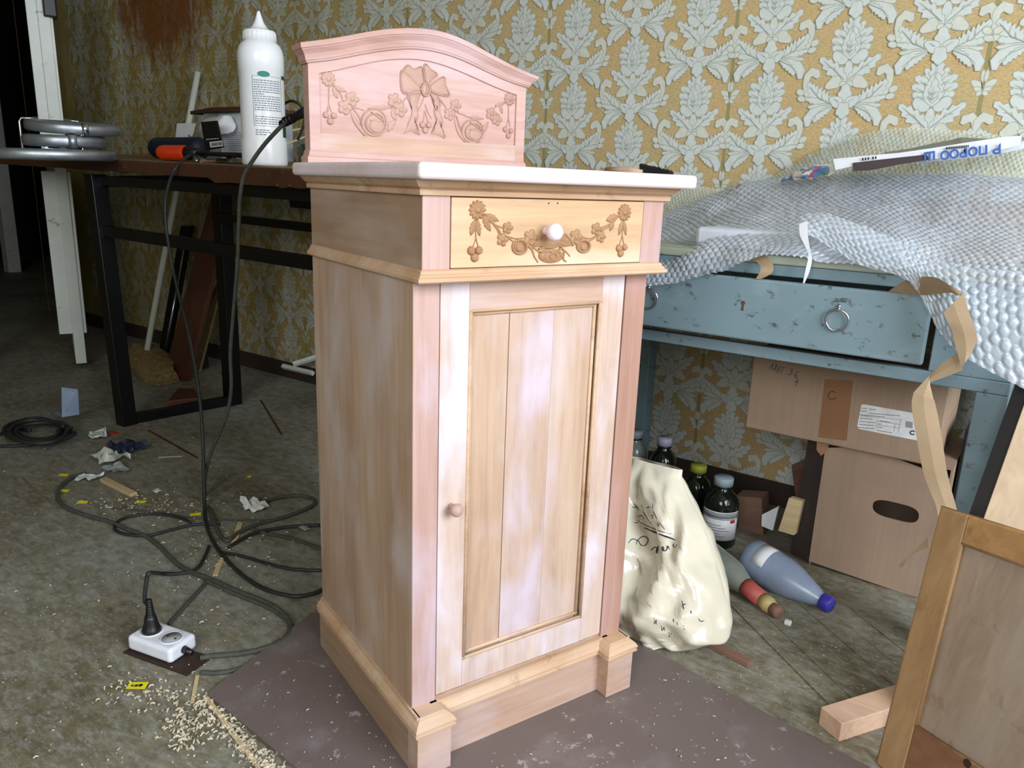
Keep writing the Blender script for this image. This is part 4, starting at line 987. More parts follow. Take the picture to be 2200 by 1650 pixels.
# white printed box with a thin brown board on top
bx = thing('printed_carton', 'white printed carton standing on the bench behind the glue bottle', 'box', PB(500, 322))
cbx = 1.02; a = PY(442, 330, cbx); b = PY(548, 240, cbx); zb0 = BT(a[0], cbx) + 0.001
mb = MB(); mb.box(a[0], b[0] - 0.0, cbx, cbx + 0.16, zb0, b[2] + 0.002); build(mb, 'carton', M['grey_paper'], bx, bev=0.002)
mb = MB(); mb.box(a[0] + 0.10, b[0] - 0.07, cbx - 0.001, cbx, zb0 + 0.004, b[2] - 0.004); build(mb, 'printed_panel', M['paper'], bx)
mb = MB(); rq = random.Random(2)
for i in range(12):
    z = zb0 + 0.01 + i * 0.0075; x = a[0] + 0.115
    while x < b[0] - 0.09: w = 0.006 + rq.random() * 0.012; mb.box(x, x + w, cbx - 0.0016, cbx - 0.001, z, z + 0.0018); x += w + 0.004
build(mb, 'small_print', M['grey_ink'], bx)
ztop = b[2] + 0.0025
c1 = PP(368, 231, (0, 0, ztop), np.array([0, 0, 1.0])) if False else None
th = 0.012
mb = MB(); mb.slab([(a[0] - 0.13, cbx + 0.03, ztop), (a[0] + 0.12, cbx - 0.045, ztop), (b[0] + 0.05, cbx - 0.03, ztop), (b[0] + 0.05, cbx + 0.17, ztop), (a[0] + 0.0, cbx + 0.2, ztop)], (0, 0, th))
solo(mb, 'thin_brown_board', M['bench_wood'], 'thin dark brown board lying on top of the white carton on the bench', 'board')
mb = MB(); mb.grid(G); solo(mb, 'crumpled_paper', M['paper'], 'creased white paper sheet propped against the carton behind the black packet', 'paper', solid=0.0008, smooth=True)
# small black clip
q = PY(494, 314, 0.95); q[2] = BT(q[0], 0.95) + 0.002; mb = MB(); mb.box(q[0] - 0.018, q[0] + 0.018, q[1] - 0.006, q[1] + 0.01, q[2], q[2] + 0.016); mb.tube([(q[0] - 0.01, q[1] - 0.01, q[2] + 0.003), (q[0] + 0.012, q[1] - 0.01, q[2] + 0.003)], 0.003, 8)
solo(mb, 'black_clip', M['black_plastic'], 'small black plastic clip in front of the white carton', 'clip', bev=0.002)
# red ruler behind the case
q1 = PB(285, 331); q2 = PB(330, 333); mb = MB(); mb.slab([q1 + [0, 0, .001], q2 + [0, 0, .001], q2 + [0, 0.02, .001], q1 + [0, 0.02, .001]], (0, 0, 0.004)); solo(mb, 'red_strip', M['red'], 'thin red strip lying on the bench left of the navy case', 'strip')
# orange handled rotary tool
oy = 0.70
a = PY(343, 329, oy); b = PY(410, 328, oy); so = np.linalg.norm(a - CP) / F; zo = BT(a[0], oy) + 14.5 * so + 0.001
tool = thing('orange_tool', 'hand tool with orange plastic handle and black cable, lying on the bench edge', 'tool', (a[0], oy, zo - 14.5 * so))
mb = capsule((a[0], oy, zo), (b[0], oy, zo - 0.001), 14 * so, MB(), 24, 1.0, 1.2); build(mb, 'handle', M['orange'], tool, True)
mb = MB(); p1 = PY(408, 330, oy); p2 = PY(500, 333, oy); p3 = PY(532, 338, oy)
mb.tube([(b[0] - 0.012, oy, zo), (b[0] + 0.012, oy, zo + 0.001), (b[0] + 0.04, oy + 0.01, zo + 0.002)], [13 * so, 9 * so, 7 * so], 16)
mb.tube([(b[0] + 0.03, oy, zo), (p2[0], oy + 0.01, p2[2]), (p3[0] + 0.05, oy + 0.02, p3[2])], [4 * so, 4 * so, 6.5 * so], 14); build(mb, 'shaft', M['black_plastic'], tool, True)
mb = MB(); e = PY(420, 350, oy - 0.04); mb.tube([(b[0] + 0.008, oy, zo - 0.004), (e[0] - 0.008, oy - 0.03, BT(e[0], oy - 0.03) + 0.006)], 0.006, 8); mb.tube([(b[0] + 0.02, oy, zo - 0.004), (e[0] + 0.02, oy - 0.02, BT(e[0], oy - 0.02) + 0.006)], 0.006, 8); build(mb, 'prong', M['ring_metal'], tool, True)
# steel rod at the edge
a = PB(462, 352); b = PB(532, 355); mb = MB(); mb.tube([a + [0, 0.01, 0.009], b + [0.02, 0.01, 0.009]], 0.008, 16); solo(mb, 'steel_rod', M['chrome'], 'polished steel rod lying on the bench edge left of the glue bottle', 'rod', smooth=True)
# grey flat bar between
a = PY(432, 349, 0.64); b = PY(505, 336, 0.80); a[2] = BT(a[0], a[1]) + 0.0065; b[2] = BT(b[0], b[1]) + 0.0065; mb = MB(); mb.tube([a, b], 0.005, 6); solo(mb, 'wooden_rod', M['stick_wood'], 'thin grey-brown rod lying diagonally near the orange tool', 'rod')
# green dish, ochre brush head and two sticks beyond the bottle
q = PB(640, 350, 0); sg = np.linalg.norm(q - CP) / F
mb = MB(); mb.lathe([(38 * sg, 0), (40 * sg, 4 * sg), (41 * sg, 36 * sg), (39 * sg, 36 * sg), (38 * sg, 6 * sg), (0.002, 5 * sg)], 32, Matrix.Translation(Vector(q + np.array([0.02, 0.09, 0.001]))))
solo(mb, 'green_dish', M['green_plastic'], 'dark green plastic dish between the glue bottle and the cabinet', 'dish', smooth=True)
q2 = q + np.array([0.01, 0.12, 6 * sg])
mb = MB(); mb.box(q2[0] - 0.035, q2[0] + 0.03, q2[1] - 0.02, q2[1] + 0.02, q2[2] + 0.003, q2[2] + 56 * sg); solo(mb, 'ochre_block', M['yellow_thing'], 'ochre plastic block standing in the green dish', 'block', bev=0.008)
for i, (pa, pb_) in enumerate((((610, 312), (665, 290)), ((606, 284), (650, 276)))):
    a = PY(pa[0], pa[1], q[1] + 0.04); b = PY(pb_[0], pb_[1], q[1] + 0.12); mb = MB(); mb.tube([a, b], 0.0035, 8)
    solo(mb, 'wooden_stick', M['raw_wood'], ['lower pale wooden stick resting across the green dish', 'upper pale wooden stick above the green dish'][i], 'stick', smooth=True)

# ============================================================ CABLES
def air(pix, y0, y1):
    n = len(pix); return [PY(u, v, y0 + (y1 - y0) * (i / (n - 1)) ** 1.3) for i, (u, v) in enumerate(pix)]
def flr(pix, z=0.006, f=None):
    o = []
    for u, v in pix:
        if f: u, v = f(u, v)
        o.append(PZ(u, v, z))
    return o
z4 = lambda u, v: (u / 2.538, 1000 + v / 2.538)
def cable(pts, r, name, label, mat='black_cable', cat='cable', n=7, group=None):
    mb = MB(); mb.tube(spline(pts, n), r, 8); return solo(mb, name, M[mat], label, cat, group, smooth=True)
c1 = air([(412, 332), (398, 340), (378, 360), (363, 395), (355, 440), (358, 495), (370, 570), (386, 640), (402, 700), (416, 770), (427, 840), (434, 910), (437, 980), (438, 1040), (440, 1090)], 0.66, 0.37)
c1[0] = PY(412, 332, 0.69); c1[1] = PY(398, 340, 0.64); c1[2] = PY(378, 360, 0.585); c1[3] = PY(363, 395, 0.575); c1[4] = PY(355, 440, 0.57); c1[5] = PY(358, 495, 0.56)
c1 += flr([(441, 1115), (1150 / 2.538, 1000 + 390 / 2.538), (480, 1195), (520, 1235), (570, 1266), (630, 1281), (670, 1276), (692, 1267)])
cable(c1, 0.0048, 'power_cable', 'black cable hanging from the orange tool, left one of the two down to the floor')
c2 = air([(665, 238), (640, 247), (615, 262), (592, 284), (566, 313), (543, 345), (524, 378), (516, 420), (513, 480), (511, 550), (506, 620), (500, 690), (495, 760), (497, 830), (490, 880), (474, 925), (456, 965), (444, 1005), (440, 1045), (443, 1080)], 0.50, 0.42)
c2 += flr([(1150, 250), (1180, 340), (1215, 400), (1250, 408), (1300, 365), (1400, 320), (1520, 290), (1640, 250), (1715, 210), (1700, 178), (1620, 165), (1520, 175), (1430, 200)], 0.007, z4)
cable(c2, 0.0050, 'power_cable', 'dark grey cable crossing in front of the glue bottle and dropping to the floor', 'dusty_cable')
a = PY(577, 300, 0.5)
mb = MB(); e1 = PY(650, 243, 0.5); e0 = PY(604, 266, 0.5); mb.tube([e0, (e0 + e1) / 2, e1, e1 + [0.03, 0.0, 0.01]], [0.0075, 0.0095, 0.011, 0.012], 14)
for t in (0.2, 0.35, 0.5): p = e0 * (1 - t) + e1 * t; mb.tube([p, p + (e1 - e0) * 0.05], 0.0115, 14)
solo(mb, 'cable_sleeve', M['black_plastic'], 'thick black strain-relief sleeve on the cable by the carved backboard', 'sleeve', smooth=True)
pp = [PY(612, 222, 0.8), PY(625, 217, 0.8), PY(640, 222, 0.8), PY(650, 236, 0.8), PY(654, 262, 0.8), PY(640, 300, 0.8)]; cable(pp, 0.004, 'wire_loop', 'thin black wire loop arching behind the glue bottle', 'black_cable')
FC = [
 ('floor_cable', 'cable looping in a flat oval left of the two hanging cables', [(1040, 310), (980, 285), (900, 268), (800, 265), (700, 280), (645, 305), (625, 340), (650, 365), (720, 380), (820, 380), (930, 352), (1010, 332), (1090, 320), (1200, 318)], 0.0040, 'black_cable', 0.0055),
 ('floor_cable', 'long dusty cable curling from the paper scraps round to the white socket block', [(470, 40), (400, 62), (335, 110), (315, 160), (330, 205), (390, 245), (500, 280), (600, 308), (700, 350), (800, 388), (880, 450), (960, 530), (1040, 580), (1150, 622), (1300, 688), (1440, 742), (1530, 795), (1580, 860), (1565, 930), (1480, 985), (1350, 1020), (1240, 1032), (1150, 1040), (1090, 1050)], 0.0052, 'dusty_cable', 0.007),
 ('floor_cable', 'cable lying next to the board corner, outermost loop round the socket block', [(1120, 628), (1280, 700), (1430, 760), (1530, 815), (1592, 880), (1580, 940), (1490, 1020), (1380, 1080), (1260, 1120), (1170, 1132), (1100, 1128)], 0.0045, 'dusty_cable', 0.0045),
 ('floor_cable', 'short cable running from the plug to the tangle', [(832, 585), (900, 592), (970, 590), (1040, 578), (1090, 545), (1120, 490), (1140, 440)], 0.0040, 'black_cable', 0.006),
 ('floor_cable', 'cable passing behind the socket block towards the tangle', [(925, 862), (960, 820), (1010, 765), (1060, 710), (1105, 660), (1130, 625)], 0.0040, 'dusty_cable', 0.0045),
 ('floor_cable', 'uppermost straight cable running to the cabinet side', [(1250, 445), (1320, 400), (1400, 365), (1500, 345), (1600, 333), (1745, 325)], 0.0045, 'black_cable', 0.0065),
 ('floor_cable', 'second cable from the top running to the cabinet side', [(1370, 345), (1450, 370), (1550, 390), (1640, 415), (1755, 455)], 0.0042, 'dusty_cable', 0.005),
 ('floor_cable', 'cable sagging towards the lower part of the cabinet side', [(1215, 475), (1320, 495), (1440, 530), (1560, 560), (1660, 570), (1755, 572)], 0.0040, 'black_cable', 0.005),
 ('floor_cable', 'thin cable crossing the tangle under the paper star', [(620, 235), (760, 245), (900, 262), (1060, 285), (1250, 295), (1380, 300), (1500, 300)], 0.003, 'dusty_cable', 0.0035),
]
for nm, lb, pts, r, mt_, z in FC: cable(flr(pts, z, z4), r, nm, 'dark ' + lb if mt_ == 'black_cable' else 'grey ' + lb, mt_)
# coil at far left
z6 = lambda u, v: (u / 6.471, 860 + v / 6.471)
coil = MB(); rq = random.Random(4)
pts = []
for k in range(6):
    cx = 560 + rq.uniform(-90, 90); cy = 430 + rq.uniform(-20, 20); rx = 380 + rq.uniform(-90, 60); ry = 150 + rq.uniform(-30, 20)
    for i in range(14): a = 2 * PI * i / 14; pts.append(PZ(*z6(cx + rx * math.cos(a), cy + ry * math.sin(a)), 0.008 + 0.007 * k))
coil.tube(spline(pts, 4), 0.0065, 8)
coil.tube(spline([PZ(*z6(-200, 520), 0.006), PZ(*z6(0, 470), 0.006), PZ(*z6(200, 400), 0.01), PZ(*z6(420, 420), 0.02)], 6), 0.006, 8)
coil.tube(spline([PZ(*z6(-250, 620), 0.006), PZ(*z6(0, 640), 0.006), PZ(*z6(300, 630), 0.006), PZ(*z6(560, 590), 0.01), PZ(*z6(800, 500), 0.02)], 6), 0.006, 8)
solo(coil, 'coiled_cable', M['black_cable'], 'untidy coil of dark cable lying on the floor at the far left', 'cable', smooth=True)
q = PZ(*z6(930, 230), 0.03); mb = MB(); mb.slab([q + [-0.05, -0.02, 0.01], q + [0.03, -0.03, 0.012], q + [0.05, 0.02, 0.015], q + [-0.01, 0.03, 0.013]], (0, 0, 0.002)); mb.slab([q + [0.03, -0.03, 0.012], q + [0.05, 0.02, 0.015], q + [0.06, 0.02, 0.11], q + [0.03, -0.02, 0.12]], (0.002, 0, 0))
solo(mb, 'clear_plastic_scrap', M['pet'], 'cloudy clear plastic scrap standing in the cable coil', 'scrap')

# ============================================================ SOCKET BLOCK
a = PZ(272, 1392, 0.0); b = PZ(405, 1440, 0.0); d = b - a; L = np.linalg.norm(d); ang = math.atan2(d[1], d[0])
mid = PZ(350, 1395, 0.004)
sb = thing('socket_block', 'white two-way socket block with one black plug in it on the floor', 'socket', (mid[0], mid[1], 0.004), ang)
lx = 0.105 / 2 * 1.06; ly = 0.062 / 2 * 1.05; hz = 0.033
mbx = MB(); mbx.box(-lx, lx, -ly, ly, 0.002, hz); o = build(mbx, 'housing', M['strip_plastic'], sb, local=True, bev=0.008); o.modifiers['bevel'].segments = 4
for sx, nm in ((-1, 'plugged socket'), (1, 'empty socket')):
    mb = MB(); Mx = Matrix.Translation((sx * lx * 0.46, 0, hz)); mb.lathe([(0.0215, -0.001), (0.0215, 0.0012), (0.019, 0.0012), (0.0185, 0.0003)], 28, Mx); build(mb, 'socket_ring', M['strip_plastic'], sb, True, local=True)
    mb = MB(); mb.lathe([(0.0185, 0.0002), (0.0185, 0.0006)], 28, Mx); build(mb, 'socket_well', M['grey_paper'], sb, True, local=True)
    if sx > 0:
        mb = MB()
        for dx in (-0.0095, 0.0095): mb.lathe([(0.0026, 0.0004), (0.0026, 0.0009)], 10, Matrix.Translation((sx * lx * 0.46 + dx, 0, hz)))
        build(mb, 'socket_hole', M['recess_shade'], sb, True, local=True)
mb = MB(); mb.tube([(lx - 0.002, 0, hz * 0.5), (lx + 0.02, 0, hz * 0.45)], [0.008, 0.005], 12); build(mb, 'cable_entry', M['black_plastic'], sb, True, local=True)
wr = ROOT[sb.name]; pb0 = wr @ Vector((-lx * 0.46, 0, hz + 0.001))
tip = PY(316, 1240, pb0.y + 0.01)
plug = thing('black_plug', 'black moulded plug with ribbed collar standing in the socket block', 'plug', pb0)
mb = MB(); ax = axisM(pb0, tip); Lp = (Vector(tip) - pb0).length
mb.lathe([(0.0175, -0.0005), (0.018, 0.003), (0.016, 0.007), (0.013, 0.016), (0.0115, 0.026), (0.009, 0.034)], 20, Matrix.Translation(pb0) @ Matrix.Rotation(0, 4, 'Z')); build(mb, 'plug_body', M['black_plastic'], plug, True)
mb = MB(); prf = []
for i in range(7): z0 = 0.032 + i * 0.005; r = 0.0085 - i * 0.0005; prf += [(r, z0), (r, z0 + 0.003), (r * 0.75, z0 + 0.0032), (r * 0.75, z0 + 0.0048)]
mb.lathe(prf, 14, Matrix.Translation(pb0)); build(mb, 'ribbed_collar', M['black_plastic'], plug, True)
mb = MB(); mb.tube(spline([pb0 + Vector((0, 0, 0.06)), PY(311, 1290, pb0.y), PY(316, 1240, pb0.y + 0.005), PY(324, 1231, pb0.y + 0.02), PZ(345, 1232, 0.02), PZ(380, 1233, 0.006)], 6), 0.0042, 8); build(mb, 'plug_lead', M['black_cable'], plug, True)
mb = MB(); Mx = Matrix.Translation((mid[0], mid[1], 0)) @ Matrix.Rotation(ang, 4, 'Z')
mb.box(-lx - 0.004, lx + 0.045, -ly - 0.006, ly - 0.01, 0.0006, 0.0040, Mx); solo(mb, 'brown_tile', M['hard_board_edge'], 'thin dark brown board offcut under the white socket block', 'offcut')

# ============================================================ FLOOR LITTER
def scrap(cpx, size, mat, name, label, cat='paper', seed=0, crump=0.5, colour2=None, n=7, rot=0.0, aspect=1.4, z=0.004):
    c = PZ(*cpx, 0); G = np.zeros((n, n, 3)); cr, sr = math.cos(rot), math.sin(rot)
    for i in range(n):
        for j in range(n):
            x = (i / (n - 1) - 0.5) * size * aspect; y = (j / (n - 1) - 0.5) * size
            k = noise.noise_vector(Vector((x * 30 + seed * 7, y * 30, seed)))
            hz_ = abs(k[2]) * size * crump + z + max(0, noise.noise(Vector((x * 55, y * 55, seed * 3)))) * size * crump * 0.4
            X = x + k[0] * size * crump * 0.5; Y = y + k[1] * size * crump * 0.5
            G[i, j] = (c[0] + X * cr - Y * sr, c[1] + X * sr + Y * cr, hz_)
    mb = MB(); mb.grid(G); return solo(mb, name, M[mat], label, cat, solid=0.0006)
M['paper_pattern'] = coat('printed_scrap_paper', (206, 214, 204), (96, 118, 108), 0.6, 30, 0.7)
M['paper_dark'] = coat('blue_black_printed_paper', (36, 42, 70), (150, 156, 180), 0.6, 16, 0.6)
scrap((212, 940), 0.045, 'paper_pattern', 'crumpled_scrap', 'curled cream strip of printed paper, highest of the floor litter by the bench leg', 'scrap', 1, 0.9, aspect=1.7, rot=-0.6)
scrap((232, 990), 0.075, 'paper_pattern', 'crumpled_scrap', 'crumpled pale green printed paper in front of the bench leg', 'scrap', 2, 0.7)
scrap((272, 968), 0.075, 'paper_dark', 'crumpled_scrap', 'crumpled dark blue and white paper beside the bench leg', 'scrap', 3, 0.7)
scrap((248, 952), 0.024, 'red', 'red_scrap', 'small red paper piece among the crumpled papers', 'scrap', 4, 0.3, z=0.035)
scrap((250, 1012), 0.05, 'grey_paper', 'plastic_scrap', 'grey translucent plastic scrap below the crumpled papers', 'scrap', 6, 0.6)
scrap((190, 1030), 0.05, 'paper', 'torn_packet', 'torn white paper packet left of the pale wood offcut', 'packet', 5, 0.35, aspect=1.3, rot=0.7)
scrap((540, 1092), 0.050, 'paper', 'paper_star', 'white crumpled paper star beside the hanging cables', 'paper', 8, 0.8)
scrap((655, 1138), 0.02, 'grey_paper', 'small_scrap', 'tiny grey scrap near the cabinet side', 'scrap', 9, 0.4)
scrap((338, 1058), 0.018, 'paper', 'small_scrap', 'tiny white scrap right of the pale wood offcut', 'scrap', 10, 0.4)
# yellow labels
YL = [((137, 1021), 'farthest yellow label, above the cable bend'), ((138, 1055), 'yellow label resting on a dark knot by the cable bend'), ((177, 1080), 'yellow label on the floor right of the cable bend'), ((302, 1079), 'yellow label near the end of the pale wood offcut'), ((420, 1106), 'yellow label against the hanging cables'), ((536, 1025), 'small round yellow label between cables and cabinet'), ((295, 1474), 'largest yellow label with printed figures, in front of the socket block')]
for i, (c, lb) in enumerate(YL):
    p = PZ(*c, 0.002); w, h = ((0.028, 0.013) if i < 5 else (0.013, 0.012)); 
    if i == 6: w, h = 0.034, 0.017
    t = thing('yellow_label', lb, 'label', (p[0], p[1], 0.0015), [0.5, 0.4, 0.75, 0.7, 0.9, 0.3, 0.62][i], 'yellow labels scattered on the floor')
    mb = MB(); mb.slab([(-w / 2, -h / 2, 0.0005), (w / 2, -h / 2, 0.001), (w / 2 * 1.0, h / 2, 0.003), (-w / 2, h / 2, 0.0015)], (0, 0, 0.0005)); build(mb, 'label_sheet', M['yellow_label'], t, local=True)
    if i == 6:
        mb = MB(); mb.lathe([(0.0038, 0), (0.0038, 0.0004)], 12, Matrix.Translation((0.006, 0.0, 0.0024))); mb.box(-0.010, -0.004, -0.003, 0.001, 0.0021, 0.0025); mb.box(-0.003, 0.001, -0.004, 0.002, 0.0021, 0.0026); build(mb, 'printed_figure', M['ink'], t, local=True)
def stick(p, q, w, h, mat, name, label, cat='offcut', z=0.0):
    a = PZ(*p, z); b = PZ(*q, z); d = b - a; L = np.linalg.norm(d); d /= L; s = np.array([-d[1], d[0], 0]) * w / 2
    mb = MB(); mb.slab([a - s, b - s, b + s, a + s], (0, 0, h)); return solo(mb, name, M[mat], label, cat, bev=0.0008)
stick((222, 1033), (288, 1066), 0.02, 0.010, 'raw_wood', 'wood_offcut', 'flat pale wood offcut on the floor beside the torn white packet')
stick((424, 1452), (413, 1512), 0.007, 0.002, 'raw_wood', 'wood_sliver', 'pale flat wood sliver pointing down from the socket block', 'sliver')
stick((440, 1497), (556, 1650), 0.008, 0.004, 'raw_wood', 'wood_sliver', 'long pale wood sliver lying along the left edge of the fibreboard', 'sliver')
stick((516, 1125), (503, 1168), 0.014, 0.004, 'raw_wood', 'wood_sliver', 'short pale sliver inside the cable tangle', 'sliver')
stick((476, 1205), (462, 1238), 0.012, 0.004, 'raw_wood', 'wood_sliver', 'short pale sliver below the cable tangle', 'sliver')
stick((340, 983), (392, 981), 0.004, 0.002, 'raw_wood', 'wood_sliver', 'thin white sliver behind the tangled cables', 'sliver')
stick((560, 860), (606, 935), 0.006, 0.003, 'brown_plank', 'red_stick', 'thin red-brown stick on the floor under the bench', 'stick')
stick((318, 925), (425, 985), 0.006, 0.003, 'brown_plank', 'red_stick', 'thin red-brown stick left of the hanging cables', 'stick')
stick((692, 1308), (606, 1395), 0.012, 0.008, 'body_wood', 'thin_batten', 'thin light batten lying from the plinth towards the socket cable', 'batten')
stick((45, 1025), (110, 1083), 0.003, 0.002, 'stick_wood', 'thin_twig', 'thin dark twig lying left of the yellow labels', 'twig')
stick((70, 1046), (118, 1034), 0.003, 0.002, 'stick_wood', 'thin_twig', 'thin dark twig pointing at the farthest yellow label', 'twig')
# shavings: nobody could count them
mb = MB(); rq = random.Random(21)
def flake(u, v, s, z=0.0012):
    p = PZ(u, v, z + rq.random() * 0.003); a = rq.random() * PI; L = s * (0.4 + 1.0 * rq.random() ** 2); w = s * (0.08 + 0.2 * rq.random()); d = np.array([math.cos(a), math.sin(a), 0]); q = np.array([-d[1], d[0], 0])
    c = p + q * w + [0, 0, rq.random() * s * 0.35]
    k_ = d * L / 2; bz_ = np.array([0, 0, s * 0.25 * rq.random()]); o_ = q * s * rq.uniform(-0.3, 0.3)
    mb.add([p - k_, p + o_ + bz_, p + k_, c + k_ * 0.8, c + o_ + bz_, c - k_ * 0.9], [(0, 1, 4, 5), (1, 2, 3, 4)])
for _ in range(420): t = rq.random() ** 0.8; flake(428 + 170 * t + rq.gauss(0, 16) - 6, 1500 + 165 * t + rq.gauss(0, 14), 0.010)
for _ in range(110): flake(rq.gauss(330, 55), rq.gauss(1490, 18), 0.009)
for _ in range(120): flake(rq.gauss(400, 25), rq.gauss(1560, 30), 0.011)
for _ in range(130): flake(rq.gauss(290, 60), rq.gauss(1085, 14), 0.009)
for _ in range(170): flake(rq.gauss(455, 90), rq.gauss(1190, 60), 0.008)
for _ in range(260): flake(rq.uniform(0, 680), rq.uniform(930, 1650), 0.006)
for _ in range(110): flake(rq.uniform(1400, 1850), rq.uniform(1380, 1600), 0.005)
for _ in range(230):
    u, v = rq.uniform(560, 1600), rq.uniform(1450, 1650); p = PZ(u, v, 0.011)
    c = CABI @ p
    if -0.01 < c[0] < 0.43 and -0.02 < c[1] < 0.42: continue
    flake(u, v, 0.0045, 0.0108)
o = solo(mb, 'wood_shavings', simple('pale_wood_shavings', (192, 182, 158), 0.8, 0, 0.2, 60), 'pale wood shavings scattered on the floor round the socket block and board', 'shavings'); o['kind'] = 'stuff'

# ============================================================ THINGS LEANING UNDER THE BENCH
def pole(p, q, r, mat, name, label, cat, seg=12):
    mb = MB(); mb.tube([p, q], r, seg); return solo(mb, name, M[mat], label, cat, smooth=True)
br = thing('broom', 'old straw broom with white stick leaning behind the bench', 'broom', PZ(335, 815, 0))
pa = PZ(318, 752, 0.0); pa = PY(316, 752, 1.12); pb_ = PY(425, 155, 1.44)
mb = MB(); mb.tube([pa, pb_], 0.0135, 14); build(mb, 'broom_stick', M['white_stick'], br, True)
c0 = PZ(300, 770, 0.0); mb = MB()
tl = [PY(272, 757, 1.10), PY(290, 738, 1.13), PY(322, 752, 1.13), PY(352, 770, 1.10)]; bl = [PZ(292, 805, 0.002), PZ(312, 822, 0.002), PZ(340, 830, 0.002), PZ(366, 822, 0.002)]
ml = [(np.array(a) + np.array(b)) / 2 + [0, -0.02, 0.01] for a, b in zip(tl, bl)]
G = sheet([tl, ml, bl], 8, 8, 0.006, 60); Gb = G.copy(); Gb[:, :, 1] += 0.05
mb.grid(G); mb.grid(Gb[:, ::-1]); r_, c__ = G.shape[:2]
for i in range(r_ - 1):
    mb.add([G[i, 0], Gb[i, 0], Gb[i + 1, 0], G[i + 1, 0]], [(0, 1, 2, 3)]); mb.add([G[i, -1], G[i + 1, -1], Gb[i + 1, -1], Gb[i, -1]], [(0, 1, 2, 3)])
for j in range(c__ - 1): mb.add([G[0, j], G[0, j + 1], Gb[0, j + 1], Gb[0, j]], [(0, 1, 2, 3)])
build(mb, 'broom_head', M['straw'], br)
def leanboard(pl, pr_, ql, qr, y0, y1, th, mat, name, label, cat):
    P = [PY(*pl, y0), PY(*pr_, y0), PY(*qr, y1), PY(*ql, y1)]
    dz = min(P[0][2], P[1][2]); P[0][2] = max(P[0][2], 0.003); P[1][2] = max(P[1][2], 0.003)
    mb = MB(); mb.slab(P, (0, th, 0)); return solo(mb, name, M[mat], label, cat, bev=0.001)
leanboard((338, 770), (356, 774), (388, 485), (410, 485), 1.20, 1.40, 0.02, 'black_steel', 'black_bar', 'black steel bar leaning against the wall behind the bench, left of the brown plank', 'bar')
pole(PY(352, 770, 1.19), PY(396, 536, 1.36), 0.006, 'chrome', 'thin_tube', 'thin shiny tube leaning in front of the black bar', 'tube')
leanboard((352, 815), (400, 826), (462, 392), (508, 392), 1.10, 1.42, 0.022, 'brown_plank', 'brown_plank', 'wide red-brown plank leaning against the wall under the bench', 'plank')
leanboard((392, 815), (428, 822), (440, 640), (478, 600), 1.22, 1.40, 0.012, 'straw', 'chipped_board', 'narrow pale chipped board leaning beside the brown plank', 'board')
mb = MB(); a = PZ(420, 790, 0); mb.box(a[0] - 0.04, a[0] + 0.05, a[1] - 0.02, a[1] + 0.04, 0.001, 0.10); solo(mb, 'small_black_box', M['black_plastic'], 'small black box on the floor between the plank and the bench leg', 'box', bev=0.004)
# reddish wedge and white batten frame
mb = MB(); p = [PZ(370, 885, 0.001), PZ(415, 875, 0.001), PZ(438, 872, 0.001), PZ(400, 858, 0.001)]; mb.slab([PZ(360, 880, 0.001), PZ(430, 872, 0.001), PZ(420, 852, 0.001), PZ(385, 850, 0.001)], (0, 0, 0.035)); solo(mb, 'brick_scrap', M['brown_plank'], 'reddish brown board scrap on the floor inside the bench frame', 'scrap', bev=0.004)
for i, (p, q, lb) in enumerate((((608, 787), (672, 802), 'lower white batten on the floor by the wall behind the bench'), ((630, 783), (690, 764), 'upper white batten by the wall, angled up to the right'))):
    a = PY(*p, 1.33); b = PY(*q, 1.33 if i == 0 else 1.42); mb = MB(); mb.tube([a, b], 0.012, 4); solo(mb, 'white_batten', M['white_stick'], lb, 'batten')

# ============================================================ TEAL DESK (right)
DX0, DX1, DY0, DY1 = -0.36, 0.628, 0.885, 1.42
desk = thing('teal_desk', 'old chipped teal painted desk with an open drawer under the bubble wrap', 'desk', ((DX0 + DX1) / 2, 1.15, 0))
def dbox(x0, x1, y0, y1, z0, z1, name, mat='teal_paint', bev=0.002, **k):
    mb = MB(); mb.box(x0, x1, y0, y1, z0, z1); return build(mb, name, M[mat], desk, bev=bev, **k)
ZT = 0.770
M['desk_edge'] = coat('worn_pale_desk_top', (168, 176, 160), (96, 92, 70), 0.6, 22, 0.5, (196, 190, 176)); dbox(DX0 - 0.01, DX1 + 0.01, DY0 - 0.004, DY1, ZT - 0.017, ZT, 'desk_top', 'desk_edge', 0.003)
dbox(DX0, DX1, DY0, DY0 + 0.02, 0.7295, ZT - 0.0175, 'top_rail')
dbox(DX0, DX1, DY0, DY0 + 0.02, 0.553, 0.578, 'bottom_rail')
dbox(0.492, DX1, DY0, DY0 + 0.02, 0.5782, 0.7293, 'drawer_cheek')
dbox(DX0, -0.245, DY0, DY0 + 0.02, 0.5782, 0.7293, 'drawer_cheek')
dbox(DX0, DX0 + 0.018, DY0 + 0.0205, DY1, 0.553, ZT - 0.0175, 'side_apron'); dbox(DX1 - 0.018, DX1, DY0 + 0.0205, DY1, 0.553, ZT - 0.0175, 'side_apron')
dbox(DX0 + 0.02, DX1 - 0.02, DY1 - 0.02, DY1, 0.62, ZT - 0.0175, 'back_apron')
for x in (DX0, DX1 - 0.052):
    for y in (DY0 + 0.001, DY1 - 0.055): dbox(x, x + 0.052, y, y + 0.052, 0, 0.5525, 'leg')
